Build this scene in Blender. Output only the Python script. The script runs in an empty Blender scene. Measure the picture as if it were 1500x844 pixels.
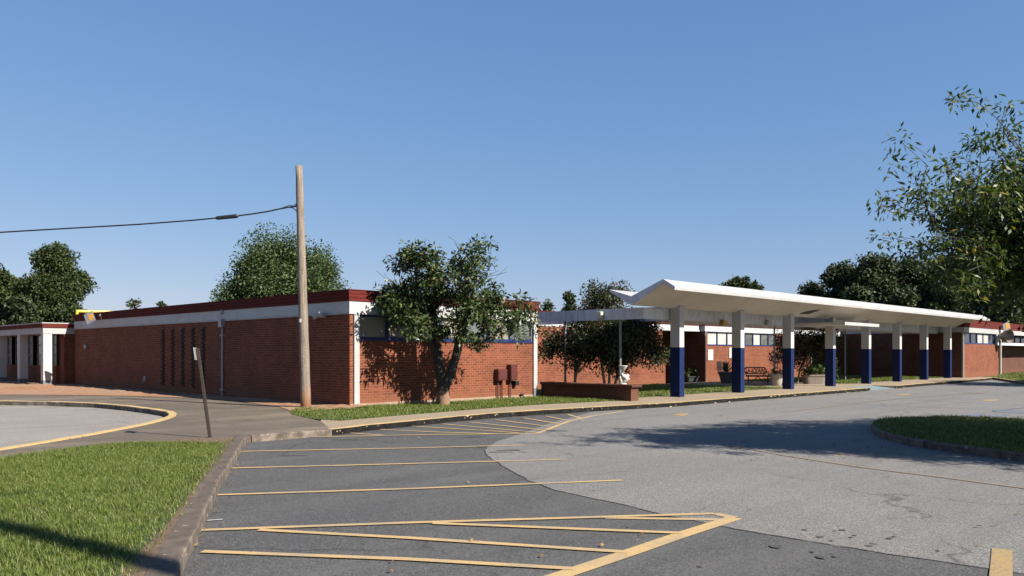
import bpy, math, random
import numpy as np
from mathutils import Vector, noise as mnoise

random.seed(7)
RNG = np.random.default_rng(11)
C = bpy.context.scene.collection
SC = bpy.context.scene

# ------------------------------------------------------------------ frame of reference
# world x runs along the canopy (away to the right), world y along the long side wall (away to the left)
F = 1207.0; HY = 517.0; EYE = 1.6
A0 = math.radians(44.13); SA, CA = math.sin(A0), math.cos(A0)

def W(px, d, z=0.0):                      # viewing column + distance -> plan point
    X = (px - 750.0) / F * d
    return (SA * X + CA * d, -CA * X + SA * d, z)

def P(px, py, z=0.0):                     # point of the ground seen in a direction
    d = F * (EYE - z) / (py - HY)
    return W(px, d, z)

def P2(px, py, z=0.0):
    p = P(px, py, z); return (p[0], p[1])

LOW = -0.13                               # level of the parking lot; 0 = pavement level

# ------------------------------------------------------------------ materials
MAT = {}
def new_mat(name):
    m = bpy.data.materials.new(name); m.use_nodes = True
    nt = m.node_tree
    b = nt.nodes['Principled BSDF']
    MAT[name] = m
    return m, nt, b

def node(nt, typ, **kw):
    n = nt.nodes.new(typ)
    for k, v in kw.items():
        setattr(n, k, v)
    return n

def ramp(nt, fac, stops):
    r = nt.nodes.new('ShaderNodeValToRGB')
    el = r.color_ramp.elements
    while len(el) < len(stops): el.new(0.5)
    for e, (p, c) in zip(el, stops):
        e.position = p
        e.color = (c[0], c[1], c[2], 1) if not isinstance(c, (int, float)) else (c, c, c, 1)
    nt.links.new(fac, r.inputs[0])
    return r.outputs[0]

def tex_noise(nt, scale, detail=4, rough=.55, vec=None, dist=0):
    n = nt.nodes.new('ShaderNodeTexNoise')
    n.inputs['Scale'].default_value = scale
    n.inputs['Detail'].default_value = detail
    n.inputs['Roughness'].default_value = rough
    n.inputs['Distortion'].default_value = dist
    if vec is not None: nt.links.new(vec, n.inputs['Vector'])
    return n.outputs['Fac']

def coords(nt, which='Object', scale=None):
    t = nt.nodes.new('ShaderNodeTexCoord').outputs[which]
    if scale:
        mp = nt.nodes.new('ShaderNodeMapping'); mp.inputs['Scale'].default_value = scale
        nt.links.new(t, mp.inputs['Vector']); return mp.outputs[0]
    return t

def mix(nt, a, b, fac, mode='MIX'):
    n = nt.nodes.new('ShaderNodeMix'); n.data_type = 'RGBA'; n.blend_type = mode
    for sock, v in ((n.inputs[6], a), (n.inputs[7], b), (n.inputs[0], fac)):
        if hasattr(v, 'is_output'): nt.links.new(v, sock)
        elif isinstance(v, (int, float)): sock.default_value = v
        else: sock.default_value = (v[0], v[1], v[2], 1)
    return n.outputs[2]

def bump(nt, b, h, strength, dist=0.02):
    n = nt.nodes.new('ShaderNodeBump'); n.inputs['Strength'].default_value = strength
    n.inputs['Distance'].default_value = dist
    nt.links.new(h, n.inputs['Height']); nt.links.new(n.outputs[0], b.inputs['Normal'])

def M(name, c1, c2=None, scale=6, rough=.7, bmp=0, bscale=60, detail=5, spots=None, metal=0, big=None, stretch=None, lo=.35, hi=.65, spec=None, k=.68):
    """painted / weathered surface: two colours mixed by noise, optional spots (colour, scale, threshold) and large blotches"""
    m, nt, b = new_mat(name)
    v = coords(nt, 'Object', stretch)
    b.inputs['Roughness'].default_value = rough
    b.inputs['Metallic'].default_value = metal
    if spec is not None: b.inputs['Specular IOR Level'].default_value = spec
    if c2 is None: c2 = tuple(x * .82 for x in c1)
    k *= .84; c1 = tuple(x * k for x in c1); c2 = tuple(x * k for x in c2)
    if big: big = (tuple(x * k for x in big[0]), big[1])
    if spots: spots = [(tuple(x * k for x in q[0]), q[1], q[2]) for q in spots]
    col = ramp(nt, tex_noise(nt, scale, detail, .6, v), [(lo, c2), (hi, c1)])
    if big:
        f = ramp(nt, tex_noise(nt, big[1], 4, .6, v, .4), [(.4, 0.0), (.65, 1.0)])
        col = mix(nt, col, mix(nt, col, big[0], .75), f)
    if spots:
        for (sc, ss, th) in spots:
            f = ramp(nt, tex_noise(nt, ss, 3, .6, v), [(th, 0.0), (th + .04, 1.0)])
            col = mix(nt, col, sc, f)
    nt.links.new(col, b.inputs['Base Color'])
    if bmp: bump(nt, b, tex_noise(nt, bscale, 4, .6, v), bmp)
    return m

def brick_mat(name, c1, c2, mortar, dirt):
    m, nt, b = new_mat(name)
    uv = coords(nt, 'UV')
    t = nt.nodes.new('ShaderNodeTexBrick')
    nt.links.new(uv, t.inputs['Vector'])
    t.inputs['Scale'].default_value = 1.0
    t.inputs['Brick Width'].default_value = .215
    t.inputs['Row Height'].default_value = .078
    t.inputs['Mortar Size'].default_value = .011
    t.inputs['Mortar Smooth'].default_value = .3
    t.inputs['Bias'].default_value = -.1
    t.inputs['Color1'].default_value = (*c1, 1); t.inputs['Color2'].default_value = (*c2, 1)
    t.inputs['Mortar'].default_value = (*mortar, 1)
    v = coords(nt, 'Object')
    col = mix(nt, t.outputs['Color'], (.62, .60, .62), ramp(nt, tex_noise(nt, 1.1, 5, .65, v), [(.42, 0.0), (.75, .85)]), 'MULTIPLY')
    col = mix(nt, col, (.55, .50, .52), ramp(nt, tex_noise(nt, 1.0, 5, .7, coords(nt, 'Object', (1.6, 1.6, .22))), [(.55, 0.0), (.78, .6)]), 'MULTIPLY')
    col = mix(nt, col, (1.18, 1.12, 1.08), ramp(nt, tex_noise(nt, 7, 3, .6, v), [(.45, 0.0), (.7, .6)]), 'MULTIPLY')
    # rust-red splash of clay soil at the foot of the wall
    sep = nt.nodes.new('ShaderNodeSeparateXYZ'); nt.links.new(uv, sep.inputs[0])
    ad = node(nt, 'ShaderNodeMath', operation='MULTIPLY_ADD'); nt.links.new(tex_noise(nt, 3, 4, .6, v), ad.inputs[0]); ad.inputs[1].default_value = -.45
    nt.links.new(sep.outputs[1], ad.inputs[2])
    col = mix(nt, col, dirt, ramp(nt, ad.outputs[0], [(-0.18 + .18, .55), (.18, 0.0)]))
    nt.links.new(col, b.inputs['Base Color'])
    b.inputs['Roughness'].default_value = .85
    b.inputs['Specular IOR Level'].default_value = .25
    inv = node(nt, 'ShaderNodeMath', operation='SUBTRACT'); inv.inputs[0].default_value = 1; nt.links.new(t.outputs['Fac'], inv.inputs[1])
    bump(nt, b, inv.outputs[0], .7, .012)
    return m

BRICK = brick_mat('red_brick', (.160, .041, .018), (.085, .022, .010), (.190, .092, .054), (.16, .062, .031))
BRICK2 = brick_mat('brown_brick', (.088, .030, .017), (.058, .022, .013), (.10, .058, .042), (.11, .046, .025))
WHITE = M('white_paint', (.80, .80, .79), (.70, .70, .69), 3, .55, .06, 40, big=((.62, .61, .58), .7), k=.46)
WHITE_COL = M('column_white', (.80, .79, .76), (.72, .71, .68), 2.2, .5, .04, 30, k=.55)
BAND = M('white_band', (.78, .79, .80), (.62, .63, .64), 1.6, .5, .05, 20, stretch=(1, 1, 3), spots=[((.42, .40, .38), 3.5, .68)], k=.55)
NAVY = M('navy_paint', (.010, .025, .105), (.008, .019, .082), 4, .6, .05, 30, spots=[((.30, .32, .42), 26, .73)], spec=.15)
REDT = M('red_trim', (.175, .026, .020), (.13, .020, .017), 2.2, .8, .05, 25, stretch=(1, 1, 4), big=((.10, .026, .022), .5), spec=.12)
BLUEF = M('blue_frame', (.013, .030, .15), (.010, .024, .11), 5, .4)
SOFFIT = M('soffit_paint', (.66, .61, .53), (.58, .53, .46), 1.2, .7, .05, 15, big=((.50, .46, .40), .35), k=.88)
GREYF = M('weathered_fascia', (.60, .61, .63), (.44, .45, .47), 5, .6, .05, 30, stretch=(1.5, 1.5, .35), spots=[((.36, .35, .34), 2.0, .66)], k=1.02)
PANE = M('frosted_pane', (.34, .33, .28), (.25, .245, .21), 1.3, .28, big=((.30, .28, .22), .8))
PANE_L = M('pale_blind', (.66, .65, .60), (.54, .53, .50), 2.0, .3)
PANE_D = M('dark_glass', (.045, .055, .065), (.03, .035, .045), 1.5, .08)
PANE_G = M('grey_curtain_glass', (.20, .21, .20), (.09, .10, .10), 2.6, .12)
BLACKF = M('black_frame', (.012, .012, .014), None, 8, .45)
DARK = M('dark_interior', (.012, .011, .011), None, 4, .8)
SLOT = M('slot_shade_brick', (.020, .013, .011), (.012, .009, .008), 12, .9)  # shade of open wall slots put into the brick colour
ROOF = M('roof_gravel', (.25, .24, .22), (.18, .17, .16), 8, .95)
STEEL = M('galvanised_steel', (.52, .53, .54), (.42, .43, .44), 14, .45, metal=.4)
GALV = M('grey_conduit', (.50, .49, .46), (.38, .37, .35), 12, .5)
RUST = M('rusty_steel', (.055, .034, .024), (.030, .022, .018), 18, .75, .2, 90)
SIGNB = M('sign_back', (.50, .49, .47), (.40, .39, .37), 20, .5, metal=.3)
OXBLOOD = M('oxblood_enamel', (.125, .026, .020), (.09, .02, .016), 6, .45)
YELLOW = M('yellow_pipe', (.78, .58, .03), (.66, .47, .02), 6, .45)
CABLE = M('black_cable', (.012, .012, .013), None, 10, .6)
PLASTER = M('white_concrete', (.82, .81, .78), (.66, .65, .61), 12, .7, .1, 50, k=.55)
POT = M('pale_pot', (.58, .53, .46), (.45, .40, .34), 9, .75, .1, 60)
TROUGH = M('taupe_trough', (.33, .27, .23), (.26, .21, .18), 9, .75, .1, 60)
POTG = M('grey_pot', (.16, .17, .17), (.11, .12, .12), 9, .7)
BENCHM = M('dark_bronze', (.034, .013, .009), (.020, .009, .007), 15, .5)
AMBER = M('amber_lens', (.85, .48, .10), (.72, .36, .06), 8, .35)
LENSW = M('milky_lens', (.78, .76, .66), (.62, .58, .46), 8, .35)
SOIL = M('clay_soil', (.40, .185, .080), (.21, .090, .038), 5, .95, .6, 14, big=((.30, .21, .14), .6), spots=[((.14, .09, .06), 16, .64), ((.48, .36, .25), 22, .66)], k=.85)
def bark_clay():
    m, nt, b = new_mat('dark_bark'); v = coords(nt, 'Object', (1, 1, .3)); v0 = coords(nt, 'Object')
    col = ramp(nt, tex_noise(nt, 20, 6, .65, v), [(.35, (.014, .012, .011)), (.65, (.036, .030, .026))])
    sep = nt.nodes.new('ShaderNodeSeparateXYZ'); nt.links.new(v0, sep.inputs[0])
    ad = node(nt, 'ShaderNodeMath', operation='MULTIPLY_ADD'); nt.links.new(tex_noise(nt, 6, 4, .6, v0), ad.inputs[0]); ad.inputs[1].default_value = -.6; nt.links.new(sep.outputs[2], ad.inputs[2])
    col = mix(nt, col, (.20, .115, .07), ramp(nt, ad.outputs[0], [(0.05, .85), (.22, 0.0)]))
    nt.links.new(col, b.inputs['Base Color']); b.inputs['Roughness'].default_value = .9
    bump(nt, b, tex_noise(nt, 30, 5, .65, v), .7); return m
BARK_D = bark_clay()
BARK_P = M('pale_bark', (.42, .34, .25), (.28, .21, .15), 12, .8, .3, 40, stretch=(1, 1, .3))
BARK_G = M('grey_bark', (.11, .095, .08), (.06, .052, .045), 16, .9, .4, 40, stretch=(1, 1, .3))
SODIRT = M('root_clay', (.24, .12, .07), (.13, .075, .05), 9, .9, .4, 30)

def wood_mat():
    m, nt, b = new_mat('weathered_pole_wood')
    v = coords(nt, 'Object', (9, 9, .45))
    col = ramp(nt, tex_noise(nt, 3.0, 8, .7, v), [(.3, (.070, .052, .037)), (.5, (.155, .123, .094)), (.7, (.22, .185, .148))])
    f = ramp(nt, tex_noise(nt, 10, 2, .5, coords(nt, 'Object', (6, 6, 2))), [(.66, 0.0), (.70, 1.0)])
    col = mix(nt, col, (.36, .34, .30), f)
    sep = nt.nodes.new('ShaderNodeSeparateXYZ'); nt.links.new(coords(nt, 'Object'), sep.inputs[0])
    col = mix(nt, col, (.20, .085, .04), ramp(nt, sep.outputs[2], [(.15, .8), (.75, 0.0)]))
    nt.links.new(col, b.inputs['Base Color']); b.inputs['Roughness'].default_value = .9
    bump(nt, b, tex_noise(nt, 4, 8, .7, v), .6, .02)
    return m
POLEW = wood_mat()

def asphalt(name, c1, c2, stain, patch, tint, sw=.38, ss=(.09, 1.5, 1), rot=-12):
    m, nt, b = new_mat(name)
    c1, c2, stain, patch = [tuple(x * .55 for x in q) for q in (c1, c2, stain, patch)]
    v = coords(nt, 'Object')
    fine = tex_noise(nt, 58, 3, .8, v)
    col = ramp(nt, fine, [(.32, tuple(x * .30 for x in c2)), (.44, c2), (.55, c1), (.68, tuple(min(1, x * 2.1) for x in c1))])
    col = mix(nt, col, tuple(min(1.0, x) for x in tint), ramp(nt, tex_noise(nt, .32, 5, .6, v, .6), [(.38, 0.0), (.68, .55)]), 'MULTIPLY')
    col = mix(nt, col, patch, ramp(nt, tex_noise(nt, 1.3, 6, .68, v, .5), [(.52, 0.0), (.78, .45)]))
    # tyre-polished streaks along the direction of travel
    vs = nt.nodes.new('ShaderNodeMapping'); vs.inputs['Rotation'].default_value = (0, 0, math.radians(rot)); vs.inputs['Scale'].default_value = ss
    nt.links.new(v, vs.inputs['Vector'])
    col = mix(nt, col, stain, ramp(nt, tex_noise(nt, 1.0, 5, .65, vs.outputs[0]), [(.50, 0.0), (.70, sw)]))
    # oil drips
    col = mix(nt, col, tuple(x * .3 for x in c2), ramp(nt, tex_noise(nt, 3.3, 2, .5, v), [(.755, 0.0), (.80, .7)]))
    # hairline cracks
    vo = nt.nodes.new('ShaderNodeTexVoronoi'); vo.feature = 'DISTANCE_TO_EDGE'; vo.inputs['Scale'].default_value = .22
    wv = nt.nodes.new('ShaderNodeVectorMath'); wv.operation = 'ADD'
    nz = nt.nodes.new('ShaderNodeTexNoise'); nz.inputs['Scale'].default_value = 1.6; nz.inputs['Detail'].default_value = 6; nt.links.new(v, nz.inputs['Vector'])
    sc = nt.nodes.new('ShaderNodeVectorMath'); sc.operation = 'SCALE'; sc.inputs['Scale'].default_value = .9; nt.links.new(nz.outputs['Color'], sc.inputs[0])
    nt.links.new(v, wv.inputs[0]); nt.links.new(sc.outputs[0], wv.inputs[1]); nt.links.new(wv.outputs[0], vo.inputs['Vector'])
    crack = ramp(nt, vo.outputs['Distance'], [(.0, .8), (.006, 0.0)])
    gate = ramp(nt, tex_noise(nt, .35, 3, .5, v), [(.46, 0.0), (.55, 1.0)])
    mm = node(nt, 'ShaderNodeMath', operation='MULTIPLY'); nt.links.new(crack, mm.inputs[0]); nt.links.new(gate, mm.inputs[1])
    col = mix(nt, col, tuple(x * .35 for x in c2), mm.outputs[0])
    nt.links.new(col, b.inputs['Base Color'])
    b.inputs['Roughness'].default_value = .88; b.inputs['Specular IOR Level'].default_value = .3
    bump(nt, b, fine, .5, .012)
    return m
ASPH_D = asphalt('dark_asphalt', (.128, .125, .122), (.080, .079, .078), (.175, .170, .165), (.068, .067, .067), (.74, .74, .75), .6, (.09, .8, 1), -16)
ASPH_L = asphalt('worn_asphalt', (.275, .264, .250), (.182, .175, .166), (.165, .16, .154), (.205, .20, .193), (.76, .76, .77), .55)
DRIVE = asphalt('driveway_concrete', (.200, .160, .120), (.140, .112, .085), (.33, .26, .185), (.070, .062, .055), (.55, .54, .53), .85, (.16, .55, 1), -48)
LOOP = asphalt('pale_loop_concrete', (.37, .34, .305), (.28, .256, .23), (.20, .18, .155), (.285, .262, .235), (.74, .73, .72), .6, (.12, .9, 1), -40)
WALK = asphalt('pavement_concrete', (.42, .335, .235), (.33, .262, .185), (.28, .22, .155), (.38, .30, .21), (.82, .80, .78))
KERBC = M('old_kerb_concrete', (.34, .275, .215), (.085, .064, .048), 4, .9, .8, 16, 8, big=((.10, .075, .055), 2.2), spots=[((.60, .55, .48), 13, .66), ((.05, .04, .03), 3.1, .66)], lo=.36, hi=.70)
KERBY = M('faded_yellow_kerb', (.56, .38, .13), (.40, .29, .15), 6, .85, .3, 25, spots=[((.20, .17, .13), 8, .64)], k=.85)

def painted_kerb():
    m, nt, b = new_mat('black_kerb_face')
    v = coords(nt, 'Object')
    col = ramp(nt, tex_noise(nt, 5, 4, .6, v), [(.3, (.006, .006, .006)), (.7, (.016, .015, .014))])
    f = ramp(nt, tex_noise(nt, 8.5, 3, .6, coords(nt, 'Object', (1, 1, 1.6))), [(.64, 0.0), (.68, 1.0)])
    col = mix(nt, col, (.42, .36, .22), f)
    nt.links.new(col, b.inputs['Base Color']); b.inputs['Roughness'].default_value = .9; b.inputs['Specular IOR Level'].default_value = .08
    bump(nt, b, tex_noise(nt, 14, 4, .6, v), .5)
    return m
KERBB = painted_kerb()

def line_mat(name, c, wear):
    m, nt, b = new_mat(name); c = tuple(x * .57 for x in c)
    v = coords(nt, 'Object')
    col = ramp(nt, tex_noise(nt, 60, 4, .7, v), [(.3, tuple(x * .72 for x in c)), (.6, c)])
    col = mix(nt, col, (.08, .08, .08), ramp(nt, tex_noise(nt, 38, 5, .75, v), [(wear, 0.0), (wear + .08, .8)]))
    col = mix(nt, col, (.16, .15, .13), ramp(nt, tex_noise(nt, 1.4, 5, .65, v), [(.46, 0.0), (.72, .7)]))
    nt.links.new(col, b.inputs['Base Color']); b.inputs['Roughness'].default_value = .75
    bump(nt, b, tex_noise(nt, 75, 3, .75, v), .35, .01)
    return m
LINE = line_mat('yellow_line_paint', (.68, .46, .20), .60)
LINEF = line_mat('faded_yellow_paint', (.50, .34, .14), .52)
LINER = line_mat('rusty_old_line', (.30, .235, .165), .66)
LINEB = line_mat('blue_bay_paint', (.17, .215, .36), .50)
LINEW = line_mat('white_chalk_mark', (.72, .72, .74), .58)
RAMPB = line_mat('pale_blue_ramp_paint', (.22, .33, .39), .56)
STAIN = M('oil_stain', (.060, .059, .058), (.10, .098, .096), 14, .8)

def leaf_mat(name, stops, transl=.25, rough=.45, spec=.4):
    m, nt, b = new_mat(name)
    g = nt.nodes.new('ShaderNodeNewGeometry')
    col = ramp(nt, g.outputs['Random Per Island'], [(p, tuple(x * .68 for x in c)) for p, c in stops])
    nt.links.new(col, b.inputs['Base Color'])
    b.inputs['Roughness'].default_value = rough
    b.inputs['Specular IOR Level'].default_value = spec
    tr = nt.nodes.new('ShaderNodeBsdfTranslucent')
    nt.links.new(mix(nt, col, (1.25, 1.35, .5), 1.0, 'MULTIPLY'), tr.inputs['Color'])
    ms = nt.nodes.new('ShaderNodeMixShader'); ms.inputs[0].default_value = transl
    nt.links.new(b.outputs[0], ms.inputs[1]); nt.links.new(tr.outputs[0], ms.inputs[2])
    nt.links.new(ms.outputs[0], nt.nodes['Material Output'].inputs['Surface'])
    return m
LEAF_MAG = leaf_mat('magnolia_leaf', [(0, (.026, .048, .016)), (.55, (.056, .090, .027)), (.9, (.105, .128, .042)), (.985, (.14, .13, .05)), (1, (.45, .22, .03))], .10, .42, .3)
LEAF_CHERRY = leaf_mat('cherry_leaf', [(0, (.038, .058, .016)), (.55, (.070, .106, .028)), (.88, (.130, .165, .045)), (.985, (.26, .24, .06)), (1, (.42, .24, .04))], .30, .46, .3)
LEAF_MYRTLE = leaf_mat('myrtle_leaf', [(0, (.026, .040, .016)), (.6, (.050, .068, .028)), (.84, (.085, .092, .040)), (.95, (.13, .075, .046)), (1, (.22, .080, .055))], .18, .5)
LEAF_ELM = leaf_mat('elm_leaf', [(0, (.045, .078, .028)), (.6, (.075, .115, .042)), (1, (.13, .165, .065))], .22, .55, .25)
LEAF_PINE = leaf_mat('pine_foliage', [(0, (.028, .048, .018)), (.6, (.055, .080, .028)), (1, (.105, .13, .045))], .15, .6, .2)
LEAF_FAR = leaf_mat('far_foliage', [(0, (.028, .044, .020)), (.6, (.058, .078, .034)), (1, (.115, .135, .062))], .12, .6, .2)
LEAF_POT = leaf_mat('potted_leaf', [(0, (.03, .06, .02)), (.7, (.07, .12, .03)), (1, (.15, .18, .06))], .2, .45)
GRASS = leaf_mat('grass_blade', [(0, (.080, .122, .018)), (.5, (.142, .192, .032)), (.85, (.215, .255, .060)), (.95, (.31, .29, .11)), (1, (.46, .37, .20))], .30, .5, .3)
DRYLEAF = leaf_mat('dry_leaf', [(0, (.13, .07, .03)), (.5, (.26, .15, .06)), (.85, (.40, .27, .09)), (1, (.55, .42, .16))], .1, .6)

def turf_mat():
    m, nt, b = new_mat('turf_soil')
    v = coords(nt, 'Object')
    col = ramp(nt, tex_noise(nt, 22, 6, .7, v), [(.3, (.017, .029, .007)), (.55, (.038, .056, .013)), (.75, (.063, .078, .021))])
    col = mix(nt, col, (.12, .085, .045), ramp(nt, tex_noise(nt, 1.7, 5, .65, v), [(.60, 0.0), (.76, .6)]))
    nt.links.new(col, b.inputs['Base Color']); b.inputs['Roughness'].default_value = .95
    bump(nt, b, tex_noise(nt, 40, 4, .7, v), .8, .03)
    return m
TURF = turf_mat()

# ------------------------------------------------------------------ mesh helpers
class MB:
    def __init__(s): s.v = []; s.f = []; s.mi = []; s.cur = 0
    def add(s, vs, fs):
        o = len(s.v); s.v += [tuple(p) for p in vs]
        for f in fs: s.f.append([o + i for i in f]); s.mi.append(s.cur)
        return s
    def box(s, x0, y0, z0, x1, y1, z1):
        vs = [(x, y, z) for z in (z0, z1) for y in (y0, y1) for x in (x0, x1)]
        return s.add(vs, [(0, 2, 3, 1), (4, 5, 7, 6), (0, 1, 5, 4), (2, 6, 7, 3), (0, 4, 6, 2), (1, 3, 7, 5)])
    def prism(s, poly, z0, z1):
        a = sum(poly[i][0] * poly[(i + 1) % len(poly)][1] - poly[(i + 1) % len(poly)][0] * poly[i][1] for i in range(len(poly)))
        if a < 0: poly = poly[::-1]
        n = len(poly)
        vs = [(x, y, z0) for x, y in poly] + [(x, y, z1) for x, y in poly]
        fs = [tuple(range(n - 1, -1, -1)), tuple(range(n, 2 * n))] + [(i, (i + 1) % n, n + (i + 1) % n, n + i) for i in range(n)]
        return s.add(vs, fs)
    def sheet(s, poly, z):
        a = sum(poly[i][0] * poly[(i + 1) % len(poly)][1] - poly[(i + 1) % len(poly)][0] * poly[i][1] for i in range(len(poly)))
        if a < 0: poly = poly[::-1]
        return s.add([(x, y, z) for x, y in poly], [tuple(range(len(poly)))])
    def profile(s, prof, x0, x1):                  # profile in (y, z), run along x
        n = len(prof)
        a = sum(prof[i][0] * prof[(i + 1) % n][1] - prof[(i + 1) % n][0] * prof[i][1] for i in range(n))
        if a < 0: prof = prof[::-1]
        vs = [(x0, y, z) for y, z in prof] + [(x1, y, z) for y, z in prof]
        return s.add(vs, [tuple(range(n - 1, -1, -1)), tuple(range(n, 2 * n))] + [(i, (i + 1) % n, n + (i + 1) % n, n + i) for i in range(n)])
    def tube(s, pts, rad, n=8, caps=True):
        pts = [Vector(p) for p in pts]
        if not hasattr(rad, '__len__'): rad = [rad] * len(pts)
        o = len(s.v); rings = []
        for i, p in enumerate(pts):
            d = (pts[min(i + 1, len(pts) - 1)] - pts[max(i - 1, 0)]).normalized()
            up = Vector((0, 0, 1)) if abs(d.z) < .9 else Vector((1, 0, 0))
            a = d.cross(up).normalized(); b = d.cross(a).normalized()
            rings.append([len(s.v) + k for k in range(n)])
            for k in range(n):
                t = 2 * math.pi * k / n
                s.v.append(tuple(p + (a * math.cos(t) + b * math.sin(t)) * rad[i]))
        for r0, r1 in zip(rings, rings[1:]):
            for k in range(n):
                s.f.append([r0[k], r1[k], r1[(k + 1) % n], r0[(k + 1) % n]]); s.mi.append(s.cur)
        if caps:
            s.f.append(rings[0][:]); s.mi.append(s.cur); s.f.append(rings[-1][::-1]); s.mi.append(s.cur)
        return s
    def lathe(s, prof, c, n=20):
        o = len(s.v); m = len(prof)
        for r, z in prof:
            for k in range(n):
                t = 2 * math.pi * k / n
                s.v.append((c[0] + r * math.cos(t), c[1] + r * math.sin(t), c[2] + z))
        for i in range(m - 1):
            for k in range(n):
                s.f.append([o + i * n + k, o + i * n + (k + 1) % n, o + (i + 1) * n + (k + 1) % n, o + (i + 1) * n + k]); s.mi.append(s.cur)
        s.f.append([o + k for k in range(n)][::-1]); s.mi.append(s.cur)
        s.f.append([o + (m - 1) * n + k for k in range(n)]); s.mi.append(s.cur)
        return s
    def ribbon(s, line, w, z):                     # flat painted stripe along a plan line
        n = len(line)
        L = []; R = []
        for i in range(n):
            a = Vector(line[max(i - 1, 0)][:2]); b = Vector(line[min(i + 1, n - 1)][:2])
            d = (b - a).normalized(); nn = Vector((-d.y, d.x)) * w / 2
            p = Vector(line[i][:2]); L.append(p + nn); R.append(p - nn)
        vs = [(p.x, p.y, z) for p in L] + [(p.x, p.y, z) for p in R]
        return s.add(vs, [(n + i, n + i + 1, i + 1, i) for i in range(n - 1)])
    def build(s, name, mats, parent=None, smooth=False, bevel=0):
        me = bpy.data.meshes.new(name)
        off = Vector(parent_origin(parent))
        me.from_pydata([tuple(Vector(p) - off) for p in s.v], [], s.f)
        mats = mats if isinstance(mats, (list, tuple)) else [mats]
        for m in mats: me.materials.append(m)
        me.polygons.foreach_set('material_index', s.mi)
        uv = me.uv_layers.new(name='UVMap')
        for p in me.polygons:
            nx, ny, nz = map(abs, p.normal)
            for li in p.loop_indices:
                x, y, z = s.v[me.loops[li].vertex_index]
                uv.data[li].uv = (x, y) if nz > max(nx, ny) else ((y, z) if nx > ny else (x, z))
        if smooth: me.polygons.foreach_set('use_smooth', [True] * len(me.polygons))
        me.update()
        o = bpy.data.objects.new(name, me); C.objects.link(o)
        if parent: o.parent = parent
        if bevel:
            bv = o.modifiers.new('bevel', 'BEVEL'); bv.width = bevel; bv.segments = 2; bv.limit_method = 'ANGLE'
        return o

def parent_origin(p):
    v = Vector((0, 0, 0))
    while p is not None:
        v += p.location; p = p.parent
    return v

def mesh_np(name, V, Fc, mat, parent=None, smooth=False):
    me = bpy.data.meshes.new(name)
    k = Fc.shape[1]
    V = V - np.array(parent_origin(parent))
    me.vertices.add(len(V)); me.vertices.foreach_set('co', V.astype(np.float32).ravel())
    me.loops.add(Fc.size); me.loops.foreach_set('vertex_index', Fc.astype(np.int32).ravel())
    me.polygons.add(len(Fc)); me.polygons.foreach_set('loop_start', np.arange(0, Fc.size, k, dtype=np.int32))
    if smooth: me.polygons.foreach_set('use_smooth', np.ones(len(Fc), dtype=bool))
    me.materials.append(mat)
    me.update(calc_edges=True); me.validate()
    o = bpy.data.objects.new(name, me); C.objects.link(o)
    if parent: o.parent = parent
    return o

def tag(o, label=None, cat=None, group=None, kind=None):
    if label: o['label'] = label
    if cat: o['category'] = cat
    if group: o['group'] = group
    if kind: o['kind'] = kind
    return o

def thing(name, loc, label, cat, group=None):
    o = bpy.data.objects.new(name, None); C.objects.link(o)
    o.location = loc; o.empty_display_size = .3
    return tag(o, label, cat, group)

def copy_tree(o, parent=None):
    c = o.copy(); C.objects.link(c)
    if parent: c.parent = parent
    for ch in list(o.children): copy_tree(ch, c)
    return c

def struct(o): o['kind'] = 'structure'; return o

def in_poly(pts, poly):
    x, y = pts[:, 0], pts[:, 1]; r = np.zeros(len(pts), bool); n = len(poly)
    for i in range(n):
        x0, y0 = poly[i]; x1, y1 = poly[(i + 1) % n]
        c = ((y0 > y) != (y1 > y)) & (x < (x1 - x0) * (y - y0) / (y1 - y0 + 1e-12) + x0)
        r ^= c
    return r

def vnoise(p, s, seed=0):
    return np.array([mnoise.noise((float(a) * s + seed, float(b) * s, seed * 1.7)) for a, b in p[:, :2]])

def edge_dist(pts, line):
    d = np.full(len(pts), 1e9)
    for a, b in zip(line, line[1:]):
        a = np.array(a[:2]); b = np.array(b[:2]); ab = b - a
        t = np.clip(((pts[:, :2] - a) @ ab) / (ab @ ab), 0, 1)
        d = np.minimum(d, np.linalg.norm(pts[:, :2] - (a + t[:, None] * ab), axis=1))
    return d

def grass(name, poly, z, dens, hgt, wid, keep=None):
    poly_a = np.array(poly); lo = poly_a.min(0); hi = poly_a.max(0)
    n = int((hi - lo).prod() * dens)
    p = RNG.random((n, 2)) * (hi - lo) + lo
    p = p[in_poly(p, poly)]
    f = vnoise(p, 1.1, 3.1) * .5 + vnoise(p, 4.5, 8.2) * .35
    if keep is not None:
        k = keep(p, f); p = p[k]; f = f[k]
    n = len(p)
    h = hgt * (.65 + .9 * np.clip(f + .3, 0, 1)) * RNG.uniform(.5, 1.35, n)
    a = RNG.uniform(0, 2 * np.pi, n); ln = RNG.uniform(.2, 1.5, n) * h
    w = wid * RNG.uniform(.6, 1.3, n)
    b = a + np.pi / 2
    B = np.column_stack([p, np.full(n, z - .01)])
    side = np.column_stack([np.cos(b) * w / 2, np.sin(b) * w / 2, np.zeros(n)])
    mid = B + np.column_stack([np.cos(a) * ln * .3, np.sin(a) * ln * .3, h * .62])
    tip = B + np.column_stack([np.cos(a) * ln, np.sin(a) * ln, h])
    V = np.stack([B - side, B + side, mid + side * .7, tip, mid - side * .7], 1).reshape(-1, 3)
    i = np.arange(n)[:, None] * 5
    Q = np.concatenate([i + np.array([[0, 1, 2, 4]])]); T = i + np.array([[4, 2, 3, 3]])
    # quads + degenerate-free tris: build as tri list
    tri = np.concatenate([i + np.array([[0, 1, 2]]), i + np.array([[0, 2, 4]]), i + np.array([[4, 2, 3]])])
    o = mesh_np(name, V, tri, GRASS)
    return tag(o, kind='stuff')

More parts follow.
